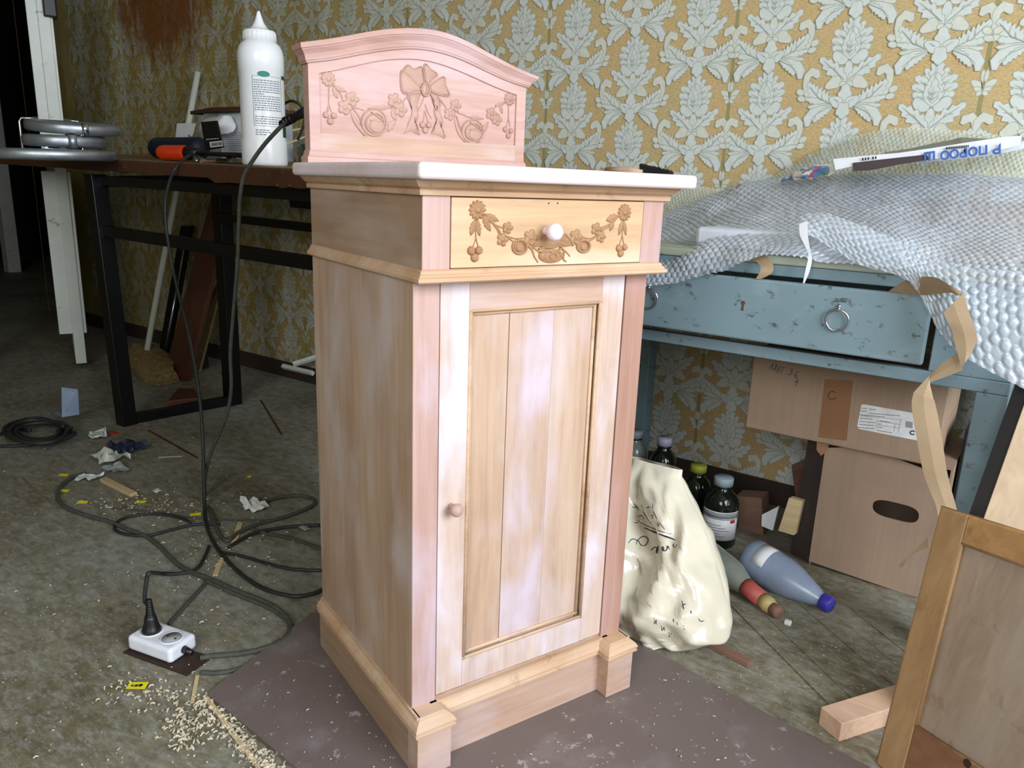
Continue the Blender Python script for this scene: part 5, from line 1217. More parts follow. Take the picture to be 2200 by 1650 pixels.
# drawer pulled out a little
fy = 0.843
a = PY(1997, 637, fy); b = PY(1965, 782, fy); dx1 = 0.485; dx0 = -0.235
mb = MB(); mb.box(dx0, dx1, fy, fy + 0.018, 0.594, 0.7235); dwr = build(mb, 'drawer', M['teal_paint'], desk, bev=0.004)
mb = MB(); mb.box(dx0 + 0.02, dx0 + 0.03, fy + 0.018, fy + 0.30, 0.60, 0.70); mb.box(dx1 - 0.03, dx1 - 0.02, fy + 0.018, fy + 0.30, 0.60, 0.70); mb.box(dx0 + 0.03, dx1 - 0.03, fy + 0.018, fy + 0.30, 0.60, 0.605)
build(mb, 'drawer_tray', M['recess_shade'], dwr)
for (u, v) in ((1798, 688), (1392, 641)):
    p = PY(u, v, fy - 0.006); s = np.linalg.norm(p - CP) / F; r = 21.5 * s
    mb = MB(); pts = [(p[0] + r * math.sin(2 * PI * k / 24), fy - 0.006 - 0.002 * math.cos(2 * PI * k / 24), p[2] + r * math.cos(2 * PI * k / 24)) for k in range(25)]; mb.tube(pts, 0.0023, 8, False)
    build(mb, 'ring_pull', M['chrome'], dwr, True, label='round metal ring pull')
    mb = MB(); mb.tube([(p[0], fy + 0.001, p[2] + r + 0.001), (p[0], fy - 0.009, p[2] + r + 0.001)], 0.0035, 10); mb.tube([(p[0], fy - 0.003, p[2] + r), (p[0], fy - 0.003, p[2] + r + 0.010)], 0.003, 8); build(mb, 'staple', M['chrome'], dwr, True)
p = PY(1596, 655, fy); mb = MB(); Mx = axisM((p[0], fy, p[2] + 0.004), (p[0], fy - 1, p[2] + 0.004)); mb.lathe([(0.0045, 0), (0.0045, 0.0006)], 12, Mx); mb.slab([(p[0] - 0.002, fy - 0.0006, p[2]), (p[0] + 0.002, fy - 0.0006, p[2]), (p[0] + 0.003, fy - 0.0006, p[2] - 0.012), (p[0] - 0.003, fy - 0.0006, p[2] - 0.012)], (0, 0.0005, 0)); build(mb, 'keyhole', simple('rusty_keyhole', (96, 56, 46), 0.8), dwr)

# goods on the desk under the wrap
mb = MB(); mb.box(-0.03, 0.40, 0.955, 1.20, ZT + 0.003, ZT + 0.046); solo(mb, 'white_package', M['package'], 'flat white package on the desk, half hidden under the bubble wrap', 'package', bev=0.01)
mb = MB(); mb.box(-0.10, 0.62, 1.305, 1.42, ZT + 0.001, ZT + 0.125); solo(mb, 'wrapped_carton', M['card2'], 'low carton at the back of the desk holding the bubble wrap up', 'box', bev=0.004)
mb = MB(); mb.box(0.41, 0.62, 1.10, 1.28, ZT + 0.001, ZT + 0.075); solo(mb, 'folded_card', M['card2'], 'folded cardboard on the desk under the right part of the bubble wrap', 'box', bev=0.004)

# bubble wrap
def wrapsheet(name, ctrl, pitch, r, h, mat, label, amp=0.006, seed=0, rotp=0.22, step=None):
    step = step or pitch / 8.0
    C = np.array([[PY(u, v, y) for (u, v, y) in row] for row in ctrl])
    def catmull(A, T):
        n = len(A); out = np.zeros((len(T),) + A.shape[1:])
        for q, t in enumerate(T):
            i = min(int(t), n - 2); f = t - i; p0 = A[max(i - 1, 0)]; p1 = A[i]; p2 = A[i + 1]; p3 = A[min(i + 2, n - 1)]
            out[q] = 0.5 * (2 * p1 + (-p0 + p2) * f + (2 * p0 - 5 * p1 + 4 * p2 - p3) * f * f + (-p0 + 3 * p1 - 3 * p2 + p3) * f ** 3)
        return out
    def arc(A):   # parameters at about equal arc length along the middle line
        T = np.linspace(0, A.shape[0] - 1, 400); P = catmull(A, T); mid = P.mean(axis=1) if P.ndim == 3 else P
        L = np.concatenate([[0], np.cumsum(np.linalg.norm(np.diff(P, axis=0), axis=2).mean(axis=1))]); N = max(4, int(L[-1] / step)); return np.interp(np.linspace(0, L[-1], N), L, T), L[-1]
    Tu, Lu = arc(C); A1 = catmull(C, Tu); B = np.swapaxes(A1, 0, 1); Tv, Lv = arc(np.swapaxes(C, 0, 1)); B = catmull(B, Tv); G = np.swapaxes(B, 0, 1)
    nu, nv = G.shape[:2]
    U, V = np.meshgrid(np.linspace(0, Lu, nu), np.linspace(0, Lv, nv), indexing='ij')
    du = np.gradient(G, axis=0); dv = np.gradient(G, axis=1); N = np.cross(dv, du); N /= (np.linalg.norm(N, axis=2, keepdims=True) + 1e-9)
    if (N * (CP - G)).sum() < 0: N = -N
    # gentle creases
    low = np.zeros_like(U)
    rs = np.random.RandomState(seed + 3)
    for k in range(14):
        a = rs.uniform(0, PI); f = rs.uniform(12, 60); ph = rs.uniform(0, 2 * PI); low += np.sin((U * math.cos(a) + V * math.sin(a)) * f + ph + 1.5 * np.sin(V * 17 + ph)) * (18.0 / f) * 0.12
    Ur = U * math.cos(rotp) + V * math.sin(rotp) + 0.25 * pitch * np.sin(V * 31); Vr = -U * math.sin(rotp) + V * math.cos(rotp) + 0.25 * pitch * np.sin(U * 23)
    row = np.round(Vr / (pitch * 0.866)); off = (row % 2) * 0.5; du_ = Ur / pitch - off; cu = np.round(du_)
    D = np.sqrt(((du_ - cu) * pitch) ** 2 + (Vr - row * pitch * 0.866) ** 2)
    # some popped bubbles
    hsh = np.abs(np.sin(cu * 127.1 + row * 311.7 + seed) * 43758.5453) % 1.0
    hh = np.where(hsh < 0.10, 0.25, 0.75 + 0.45 * hsh)
    bump_ = h * hh * np.clip(1 - (D / r) ** 4, 0, 1) ** 0.5 * (0.86 + 0.14 * (D / r) ** 2)
    tilt = 1 + 0.15 * np.sin(hsh * 50) * ((du_ - cu))
    G = G + N * (amp * low + bump_ * tilt)[..., None]
    mb = MB(); mb.grid(G); return solo(mb, name, M[mat], label, 'bubble wrap', smooth=True, fix=False)
A_ = [
 [(1375, 500, 1.38), (1480, 462, 1.38), (1580, 425, 1.38), (1690, 405, 1.38), (1800, 398, 1.38), (1950, 392, 1.38), (2080, 392, 1.36), (2270, 402, 1.34)],
 [(1375, 478, 1.32), (1480, 440, 1.32), (1575, 402, 1.32), (1690, 388, 1.32), (1800, 380, 1.32), (1950, 374, 1.32), (2080, 376, 1.3), (2270, 388, 1.28)],
 [(1375, 505, 1.20), (1480, 480, 1.20), (1572, 445, 1.20), (1690, 430, 1.20), (1800, 418, 1.20), (1950, 420, 1.18), (2080, 425, 1.15), (2270, 440, 1.12)],
 [(1375, 540, 1.06), (1470, 520, 1.06), (1570, 480, 1.07), (1690, 462, 1.08), (1810, 455, 1.08), (1950, 470, 1.05), (2080, 492, 1.02), (2270, 512, 1.00)],
 [(1375, 580, 0.865), (1460, 560, 0.868), (1560, 528, 0.90), (1680, 518, 0.92), (1820, 512, 0.93), (1960, 530, 0.92), (2080, 548, 0.92), (2270, 565, 0.88)],
 [(1368, 622, 0.825), (1460, 606, 0.825), (1560, 580, 0.825), (1640, 548, 0.855), (1730, 556, 0.86), (1880, 575, 0.865), (2060, 590, 0.88), (2270, 600, 0.86)]]
wrapsheet('bubble_wrap', A_, 0.0165, 0.0069, 0.0034, 'wrap', 'large clear bubble wrap sheet heaped over the teal desk', 0.011, 1, 0.45)
B_ = [
 [(1718, 468, 0.93), (1765, 460, 0.95), (1840, 482, 0.93), (1930, 520, 0.90), (2000, 552, 0.86), (2080, 575, 0.83), (2160, 583, 0.81), (2270, 585, 0.80)],
 [(1722, 480, 0.89), (1770, 480, 0.89), (1842, 512, 0.87), (1938, 552, 0.85), (2005, 600, 0.82), (2072, 640, 0.80), (2150, 665, 0.79), (2270, 680, 0.785)],
 [(1724, 490, 0.87), (1774, 505, 0.87), (1844, 542, 0.85), (1945, 582, 0.83), (2010, 650, 0.81), (2066, 700, 0.795), (2142, 735, 0.785), (2270, 770, 0.78)],
 [(1727, 500, 0.86), (1777, 528, 0.86), (1846, 568, 0.84), (1950, 604, 0.82), (2016, 705, 0.81), (2060, 755, 0.795), (2138, 803, 0.785), (2270, 868, 0.775)]]
wrapsheet('bubble_wrap', B_, 0.0175, 0.0074, 0.0038, 'wrap', 'bubble wrap flap hanging over the front right corner of the teal desk', 0.004, 5)
C_ = [
 [(1640, 392, 1.44), (1700, 358, 1.445), (1790, 312, 1.445), (1880, 284, 1.445), (1960, 275, 1.445), (2050, 280, 1.445), (2150, 292, 1.445), (2270, 305, 1.445)],
 [(1640, 396, 1.42), (1700, 372, 1.41), (1790, 340, 1.40), (1880, 322, 1.40), (1960, 318, 1.40), (2050, 322, 1.40), (2150, 330, 1.40), (2270, 340, 1.40)],
 [(1640, 402, 1.40), (1700, 394, 1.36), (1790, 390, 1.35), (1880, 388, 1.34), (1960, 386, 1.34), (2050, 386, 1.34), (2150, 390, 1.34), (2270, 396, 1.34)]]
wrapsheet('bubble_wrap', C_, 0.011, 0.0046, 0.0022, 'wrap_back', 'yellowed bubble wrap bunched up against the wallpaper behind the newspapers', 0.006, 9)
D_w = [
 [(1370, 385, 1.44), (1440, 392, 1.44), (1500, 400, 1.44), (1580, 412, 1.44)],
 [(1370, 420, 1.42), (1440, 425, 1.42), (1500, 425, 1.42), (1580, 425, 1.42)],
 [(1370, 470, 1.38), (1440, 466, 1.38), (1500, 452, 1.39), (1580, 440, 1.40)]]
wrapsheet('bubble_wrap', D_w, 0.011, 0.0046, 0.0022, 'wrap_back', 'small pale wrap end against the wall just right of the cabinet top', 0.003, 12)
mb = MB(); mb.tube(spline([PY(1528, 431, 1.29), PY(1540, 428, 1.29), PY(1562, 415, 1.29), PY(1592, 396, 1.29)], 5), 0.0022, 6); solo(mb, 'bent_wire', M['stick_wood'], 'short bent wire lying on the left part of the bubble wrap', 'wire')

# newspapers, sweet-wrapper bag
def paperstrip(pix_top, pix_bot, y0, y1, mat, name, label, cat='newspaper', th=0.004):
    """thin folded paper whose edge faces the room; y0 front, y1 back"""
    mb = MB()
    T = [PY(u, v, y0) for u, v in pix_top]; Bm = [PY(u, v, y0) for u, v in pix_bot]
    n = len(T); rows = [[b for b in Bm], [t for t in T], [t + np.array([0, y1 - y0, 0.0]) for t in T], [b + np.array([0, y1 - y0, 0.0]) for b in Bm], [b for b in Bm]]
    mb.grid(rows); return solo(mb, name, mat, label, cat)
ny = 1.14
np1 = thing('newspaper', 'folded newspaper with big blue headline letters lying on the bubble wrap', 'newspaper', PY(1980, 360, ny))
T1 = [(1790, 342), (1850, 336), (1930, 329), (2000, 319), (2080, 306), (2160, 294), (2196, 292)]; B1 = [(1795, 366), (1850, 352), (1930, 345), (2000, 342), (2080, 333), (2150, 322), (2192, 312)]
T = [PY(u, v, ny) for u, v in T1]; Bm = [PY(u, v, ny - 0.004) for u, v in B1]
mb = MB(); mb.grid([Bm, T, [t + np.array([0, 0.17, 0.004]) for t in T], [b + np.array([0, 0.17, 0.004]) for b in Bm]]); build(mb, 'folded_sheets', M['paper'], np1, solid=0.001, smooth=False)
mb = MB(); Dk = [PY(u, v, ny - 0.006) for u, v in ((1832, 350), (1880, 344), (1990, 332), (2000, 343), (1940, 352), (1870, 366), (1832, 368))]; mb.slab(Dk, (0, 0.001, 0)); build(mb, 'dark_picture', simple('dark_print_picture', (64, 52, 56), 0.6), np1)
# blue letters, upside down as the paper lies
def edge_text(body, u, v, px, y, mat, par, rot=180, name='headline'):
    p = PY(u, v, y); s = np.linalg.norm(p - CP) / F
    pr = PY(u + 20, v - 3.0, y); ex = Vector(pr - p).normalized()
    ez = Vector((0, -1, 0)); Mx = frameM(p, ex, ez) @ Matrix.Rotation(math.radians(rot), 4, 'Z')
    mb = text_mb(body, px * s, Mx, bold=0.035); return build(mb, name, mat, par, name and None)
for ch, u, v, px in (('Ш', 1997, 333, 18), ('О', 2030, 331, 18), ('О', 2050, 328, 18), ('Р', 2070, 326, 18), ('О', 2090, 323, 18), ('П', 2112, 320, 18), ('В', 2141, 317, 20)):
    edge_text(ch, u, v + 1, px * 1.15, ny - 0.0075, M['blue_ink'], np1)
mb = MB(); 
for u in (1852, 1858, 1864, 1874, 1880): P = [PY(a_, b_, ny - 0.006) for a_, b_ in ((u, 345 - (u - 1852) * 0.12), (u + 3, 345 - (u - 1852) * 0.12), (u + 3, 339 - (u - 1852) * 0.12), (u, 339 - (u - 1852) * 0.12))]; mb.slab(P, (0, 0.0006, 0))
for i in range(14): u = 2032 + i * 3.6; v = 321 - i * 0.35; P = [PY(a_, b_, ny - 0.006) for a_, b_ in ((u, v), (u + 2.4, v), (u + 2.4, v - 5), (u, v - 5))]; mb.slab(P, (0, 0.0006, 0))
build(mb, 'small_lettering', M['ink'], np1)
mb = MB(); P = [PY(u, v, 1.20) for u, v in ((1900, 328), (1960, 319), (2000, 310), (2050, 300), (2065, 296), (2120, 299), (2196, 293), (2196, 291))]
top = [p + np.array([0.0, 0.1, 0.002]) for p in P]
mb.grid([[PY(u, v, 1.16) for u, v in ((1902, 330), (1960, 325), (2000, 319), (2050, 312), (2065, 308), (2120, 302), (2190, 297), (2196, 296))], P, top])
solo(mb, 'magazine', coat('grey_magazine_cover', (122, 122, 112), (40, 40, 40), 0.7, 12, 0.4), 'grey magazine with dark picture lying open on top of the newspaper', 'magazine', solid=0.002)
M['candy'] = None
mt, nt, bs = newmat('coloured_wrapper_print'); mp = mapping(nt, (1, 1, 1)); vo = nt.nodes.new('ShaderNodeTexVoronoi'); vo.inputs['Scale'].default_value = 70; nt.links.new(mp.outputs[0], vo.inputs['Vector'])
sp_ = nt.nodes.new('ShaderNodeSeparateColor'); nt.links.new(vo.outputs['Color'], sp_.inputs[0]); r = ramp(nt, sp_.outputs[0], [(0.0, (100, 140, 200)), (0.22, (216, 212, 206)), (0.60, (220, 212, 200)), (0.68, (200, 96, 100)), (0.78, (214, 208, 196)), (0.93, (110, 150, 120))]); r.color_ramp.interpolation = 'CONSTANT'
nt.links.new(r.outputs[0], bs.inputs['Base Color']); bs.inputs['Roughness'].default_value = 0.25; M['candy'] = mt
G = sheet([[PY(1672, 388, 1.24), PY(1720, 386, 1.22), PY(1760, 380, 1.22), PY(1792, 374, 1.22)], [PY(1690, 379, 1.25), PY(1722, 372, 1.20), PY(1755, 360, 1.20), PY(1790, 362, 1.22)], [PY(1705, 374, 1.28), PY(1735, 362, 1.27), PY(1762, 353, 1.27), PY(1780, 358, 1.27)]], 8, 8, 0.009, 45, 3)
mb = MB(); mb.grid(G); solo(mb, 'sweet_bag', M['candy'], 'crinkled multicoloured sweet bag at the left end of the newspapers', 'bag', solid=0.001)

# paper ribbons hanging from the drawer
def ribbon(prs, y, name, mat, label, cat='paper strip', th=0.0006, n=6):
    """prs: list of (left px, right px, depth)"""
    L_ = [PY(*a, yy) for a, b, yy in prs]; R__ = [PY(*b, yy2) for (a, b, yy), yy2 in zip(prs, [(p[2]) for p in prs])]
    L_ = spline(L_, n); R__ = spline(R__, n); mb = MB(); mb.grid([[tuple(p) for p in L_], [tuple((a + b) / 2 + Vector((0, -0.0015, 0))) for a, b in zip(L_, R__)], [tuple(p) for p in R__]])
    return solo(mb, name, mat, label, cat, solid=th)
z4k = lambda u, v: (1900 + u / 2.843, 560 + v / 2.843)
Kp = [((20, 190), (20, 196), 0.862), ((150, 112), (130, 205), 0.842), ((300, 100), (260, 210), 0.80), ((400, 150), (400, 196), 0.765), ((482, 195), (440, 215), 0.755)]
kb = thing('kraft_paper_strip', 'long crumpled brown paper strip trailing out of the desk drawer to the floor', 'paper strip', PZ(1940, 1215, 0.0))
def rib_part(prs, name, par, n=6):
    P1 = [PY(*z4k(*a), yy) for a, b, yy in prs]; P2 = [PY(*z4k(*b), yy) for a, b, yy in prs]
    A1 = spline(P1, n); A2 = spline(P2, n); mb = MB(); mb.grid([[tuple(p) for p in A1], [tuple((a + b) / 2 + Vector((0, -0.002, 0))) for a, b in zip(A1, A2)], [tuple(p) for p in A2]]); return build(mb, name, M['kraft'], par, solid=0.0006)
rib_part(Kp, 'strip_fold', kb)
rib_part([((360, 320), (485, 195), 0.752), ((385, 370), (510, 290), 0.755), ((415, 440), (560, 440), 0.762), ((440, 540), (562, 500), 0.765), ((470, 660), (515, 590), 0.768)], 'strip_fold', kb)
rib_part([((445, 565), (478, 668), 0.774), ((360, 620), (400, 700), 0.778), ((285, 690), (275, 745), 0.783)], 'strip_fold', kb)
rib_part([((285, 690), (275, 745), 0.784), ((180, 805), (300, 845), 0.776), ((185, 815), (305, 855), 0.774)], 'strip_fold', kb)
rib_part([((180, 808), (305, 852), 0.773), ((168, 900), (330, 960), 0.77), ((215, 1180), (365, 1170), 0.76), ((250, 1330), (385, 1300), 0.75), ((310, 1480), (440, 1510), 0.735), ((330, 1560), (470, 1620), 0.725)], 'strip_fold', kb)
z7k = lambda u, v: (1300 + u / 2.444, 700 + v / 2.444)
P1 = [PY(*z7k(1700, 1105), 0.72), PY(*z7k(1620, 1180), 0.73), PY(*z7k(1560, 1235), 0.74), PY(*z7k(1545, 1270), 0.75), PY(*z7k(1575, 1280), 0.75)]
P2 = [PY(*z7k(1700, 1160), 0.72), PY(*z7k(1625, 1195), 0.73), PY(*z7k(1580, 1240), 0.74), PY(*z7k(1565, 1262), 0.75), PY(*z7k(1570, 1278), 0.75)]
mb = MB(); mb.grid([[tuple(p) for p in spline(P1, 5)], [tuple(p) for p in spline(P2, 5)]]); build(mb, 'curled_end', M['kraft'], kb, solid=0.0006)
z6k = lambda u, v: (1340 + u / 2.558, 250 + v / 2.558)
P1 = [PY(*z6k(735, 760), 0.90), PY(*z6k(790, 770), 0.87), PY(*z6k(820, 810), 0.85), PY(*z6k(815, 860), 0.84), PY(*z6k(755, 893), 0.842)]
P2 = [PY(*z6k(650, 790), 0.90), PY(*z6k(715, 795), 0.87), PY(*z6k(748, 820), 0.85), PY(*z6k(750, 850), 0.84), PY(*z6k(725, 893), 0.842)]
mb = MB(); mb.grid([[tuple(p) for p in spline(P1, 5)], [tuple(p) for p in spline(P2, 5)]]); solo(mb, 'short_paper_strip', M['kraft'], 'short curled beige paper strip over the drawer edge near the middle', 'paper strip', solid=0.0006)
P1 = [PY(*z6k(965, 590), 0.855), PY(*z6k(968, 650), 0.853), PY(*z6k(1000, 720), 0.85), PY(*z6k(1015, 770), 0.85), PY(*z6k(1000, 840), 0.845), PY(*z6k(985, 915), 0.842)]
P2 = [PY(*z6k(1010, 575), 0.855), PY(*z6k(1012, 650), 0.853), PY(*z6k(1022, 720), 0.85), PY(*z6k(1035, 780), 0.85), PY(*z6k(1022, 850), 0.845), PY(*z6k(993, 918), 0.842)]
mb = MB(); mb.grid([[tuple(p) for p in spline(P1, 5)], [tuple(p) for p in spline(P2, 5)]]); solo(mb, 'white_strip', M['paper'], 'thin twisted white strip hanging from the bubble wrap tip to the drawer', 'paper strip', solid=0.0006)

# ============================================================ CARTONS UNDER THE DESK
by = 1.125
a = PY(1602, 912, by); zc1 = PY(1775, 948, by)[2]
b2 = thing('cardboard_box', 'tall brown cardboard box with a dark hand hole, standing on the floor under the desk', 'box', (0.40, by + 0.14, 0))
bz1 = 0.322
x0 = PY(1775, 950, by)[0]; x1_ = 0.548
mb = MB(); h0, h1, hz0, hz1 = PY(1872, 1100, by)[0], PY(1973, 1115, by)[0], PY(1925, 1118, by)[2], PY(1925, 1080, by)[2]
# front face with an oval opening
ov = [((h0 + h1) / 2 + (h1 - h0) / 2 * math.copysign(abs(math.cos(t)) ** 0.55, math.cos(t)), (hz0 + hz1) / 2 + (hz1 - hz0) / 2 * math.copysign(abs(math.sin(t)) ** 0.8, math.sin(t))) for t in [2 * PI * k / 32 + 0.01 for k in range(32)]]
xa, xb_, za, zb2 = x0, x1_, 0.001, bz1
def outer(t):
    cx, cz = (h0 + h1) / 2, (hz0 + hz1) / 2; c, s = math.cos(t), math.sin(t); k = min(((xb_ - cx) / c) if c > 1e-6 else ((xa - cx) / c if c < -1e-6 else 9), ((zb2 - cz) / s) if s > 1e-6 else ((za - cz) / s if s < -1e-6 else 9)); return (cx + c * k, cz + s * k)
angs = sorted([2 * PI * k / 32 + 0.01 for k in range(32)])
inn = [(x, by, z) for x, z in ov]; out_ = []
for x, z in ov: t = math.atan2(z - (hz0 + hz1) / 2, x - (h0 + h1) / 2); o_ = outer(t); out_.append((o_[0], by, o_[1]))
n = 32; mb.add(inn + out_ + [(x, y + 0.005, z) for x, y, z in inn], [(k, (k + 1) % n, n + (k + 1) % n, n + k) for k in range(n)] + [(k, 2 * n + k, 2 * n + (k + 1) % n, (k + 1) % n) for k in range(n)])
for cx, cz in ((xa, za), (xb_, za), (xb_, zb2), (xa, zb2)):
    best = sorted(out_, key=lambda q: (q[0] - cx) ** 2 + (q[2] - cz) ** 2)[:2]; mb.add([best[0], best[1], (cx, by, cz)], [(0, 1, 2)])
build(mb, 'front_panel', M['card'], b2)
mb = MB(); mb.box(x0, x0 + 0.004, by + 0.0055, 1.40, 0.001, bz1); build(mb, 'side_panel', M['card'], b2)
mb = MB(); mb.box(x1_ - 0.004, x1_, by + 0.0055, 1.40, 0.001, bz1); build(mb, 'side_panel', M['card'], b2)
mb = MB(); mb.box(x0 + 0.004, x1_ - 0.004, 1.396, 1.40, 0.001, bz1); build(mb, 'back_panel', M['card'], b2)
mb = MB(); mb.box(x0 + 0.004, x1_ - 0.004, by + 0.0055, 1.396, bz1 - 0.004, bz1); build(mb, 'top_flap', M['card'], b2)
q = PY(1765, 958, by - 0.001); mb = MB(); mb.slab([(q[0] - 0.012, by - 0.001, bz1 - 0.001), (q[0] + 0.016, by - 0.001, bz1 - 0.001), (q[0] + 0.014, by - 0.001, bz1 - 0.020), (q[0] + 0.002, by - 0.001, bz1 - 0.034), (q[0] - 0.010, by - 0.001, bz1 - 0.022)], (0, 0.0009, 0)); build(mb, 'tape_tab', M['tape'], b2)
by1 = by - 0.012
b1 = thing('cardboard_box', 'wide brown cardboard box with tape and white shipping label, stacked on the taller box', 'box', (0.30, by1 + 0.14, bz1 + 0.001))
xl_, xr_ = PY(1602, 912, by1)[0], 0.515; z0_, z1_ = bz1 + 0.0015, 0.523
mb = MB(); mb.box(xl_, xr_, by1, 1.40, z0_, z1_); build(mb, 'carton', M['card'], b1, bev=0.003)
def onface(pix, th=0.0006, y=None): y = by1 - th if y is None else y; return [PY(u, v, y) for u, v in pix]
z7b = lambda u, v: (1580 + u / 4.583, 730 + v / 4.583)
mb = MB(); mb.slab(onface([z7b(880, 388), z7b(1158, 405), z7b(1095, 995), z7b(815, 960)]), (0, 0.0005, 0)); build(mb, 'packing_tape', M['tape'], b1)
mb = MB(); mb.slab(onface([z7b(1240, 640), z7b(1265, 636), z7b(1830, 735), z7b(1880, 1010), z7b(1215, 878), z7b(1198, 850)]), (0, 0.0005, 0)); build(mb, 'shipping_label', M['white_print'], b1)
ly_ = by1 - 0.0009
mb = MB(); rq = random.Random(9)
rows_ = [(668, 1245, 1300, 3), (672, 1320, 1385, 4), (695, 1235, 1290, 3), (712, 1320, 1620, 5), (735, 1230, 1470, 3), (768, 1228, 1350, 4), (800, 1220, 1380, 4), (830, 1215, 1370, 4), (860, 1212, 1370, 4), (790, 1420, 1520, 3), (822, 1410, 1440, 3), (855, 1405, 1450, 3), (890, 1395, 1540, 4)]
for v0, u0, u1, n_ in rows_:
    u = u0
    while u < u1:
        w = rq.uniform(8, 26); vv = v0 + (u - 1230) * 0.085 * (1 if v0 < 900 else 1)
        if v0 in (790, 822, 855, 890): vv = v0 + (u - 1400) * 0.16
        mb.slab(onface([z7b(u, vv), z7b(min(u + w, u1), vv + w * 0.16), z7b(min(u + w, u1), vv + w * 0.16 + 7), z7b(u, vv + 7)], y=ly_), (0, 0.0003, 0)); u += w + 5
for i in range(9): u = 1678 + i * 8; mb.slab(onface([z7b(u, 800 + i * 1.5), z7b(u + 3 + 2 * (i % 2), 800 + i * 1.5), z7b(u + 1, 860 + i * 1.5), z7b(u - 3, 860 + i * 1.5)], y=ly_), (0, 0.0003, 0))
for a_, b_ in (((1400, 770), (1385, 868)), ((1630, 780), (1605, 905)), ((1570, 835), (1560, 900))): mb.slab(onface([z7b(*a_), z7b(a_[0] + 3, a_[1]), z7b(b_[0] + 3, b_[1]), z7b(*b_)], y=ly_), (0, 0.0003, 0))
for a_, b_ in (((1225, 745), (1625, 785)), ((1400, 800), (1620, 832)), ((1390, 835), (1615, 868))): mb.slab(onface([z7b(*a_), z7b(*b_), z7b(b_[0], b_[1] + 3), z7b(a_[0], a_[1] + 3)], y=ly_), (0, 0.0003, 0))
build(mb, 'label_print', M['grey_ink'], b1)
pc = PY(*z7b(1745, 915), ly_); mb = MB(); mb.tube([(pc[0] + 0.0045 * math.cos(t), ly_, pc[2] + 0.0045 * math.sin(t)) for t in [0.6 + 5.2 * k / 14 for k in range(15)]], 0.0012, 6); build(mb, 'certification_mark', M['ink'], b1)
def ink(strokes, f, y, r, name, par, mat=None):
    mb = MB()
    for st in strokes: mb.tube([tuple(p) for p in spline([PY(*f(*q), y) for q in st], 4)], r, 5)
    return build(mb, name, mat or M['ink'], par)
ink([[(325, 285), (350, 270), (372, 235), (362, 300), (405, 262), (400, 240), (395, 305)], [(425, 262), (405, 330)], [(425, 262), (450, 275), (425, 300), (440, 325)], [(455, 270), (490, 275)], [(475, 272), (450, 335)],
     [(545, 285), (570, 295), (540, 312), (560, 325), (535, 345), (515, 335)], [(632, 318), (600, 320), (580, 355), (600, 375), (608, 350), (585, 350)], [(600, 375), (615, 395), (590, 410)], [(590, 405), (620, 430)], [(618, 405), (595, 430), (600, 455)]], z7b, by1 - 0.0006, 0.0005, 'handwriting', b1)
ink([[(985, 520), (950, 508), (918, 535), (918, 570), (950, 588), (1000, 572)]], z7b, by1 - 0.0012, 0.0007, 'handwriting', b1)
mb = MB(); mb.box(-0.005, 0.262, 1.20, 1.215, 0.001, 0.0) if False else None
mb = MB(); P = [PY(1722, 952, 1.20), PY(1776, 950, 1.20), PY(1776, 1215, 1.20), PY(1716, 1150, 1.20)]
P = [(x0 - 0.055, 1.16, 0.001), (x0 - 0.002, 1.14, 0.001), (x0 - 0.002, 1.14, bz1 - 0.003), (x0 - 0.05, 1.16, bz1 - 0.003)]; mb.slab(P, (0, 0.012, 0)); solo(mb, 'dark_brown_strip', simple('dull_dark_brown', (62, 52, 50), 0.8), 'narrow upright dark brown strip against the left side of the tall box', 'panel')  # narrow upright dark strip left of the tall box
mb = MB(); mb.box(x1_ + 0.004, x1_ + 0.04, 1.20, 1.38, 0.001, 0.40); solo(mb, 'black_folder', M['black_plastic'], 'black upright folder wedged between the boxes and the right desk leg', 'folder', bev=0.003)

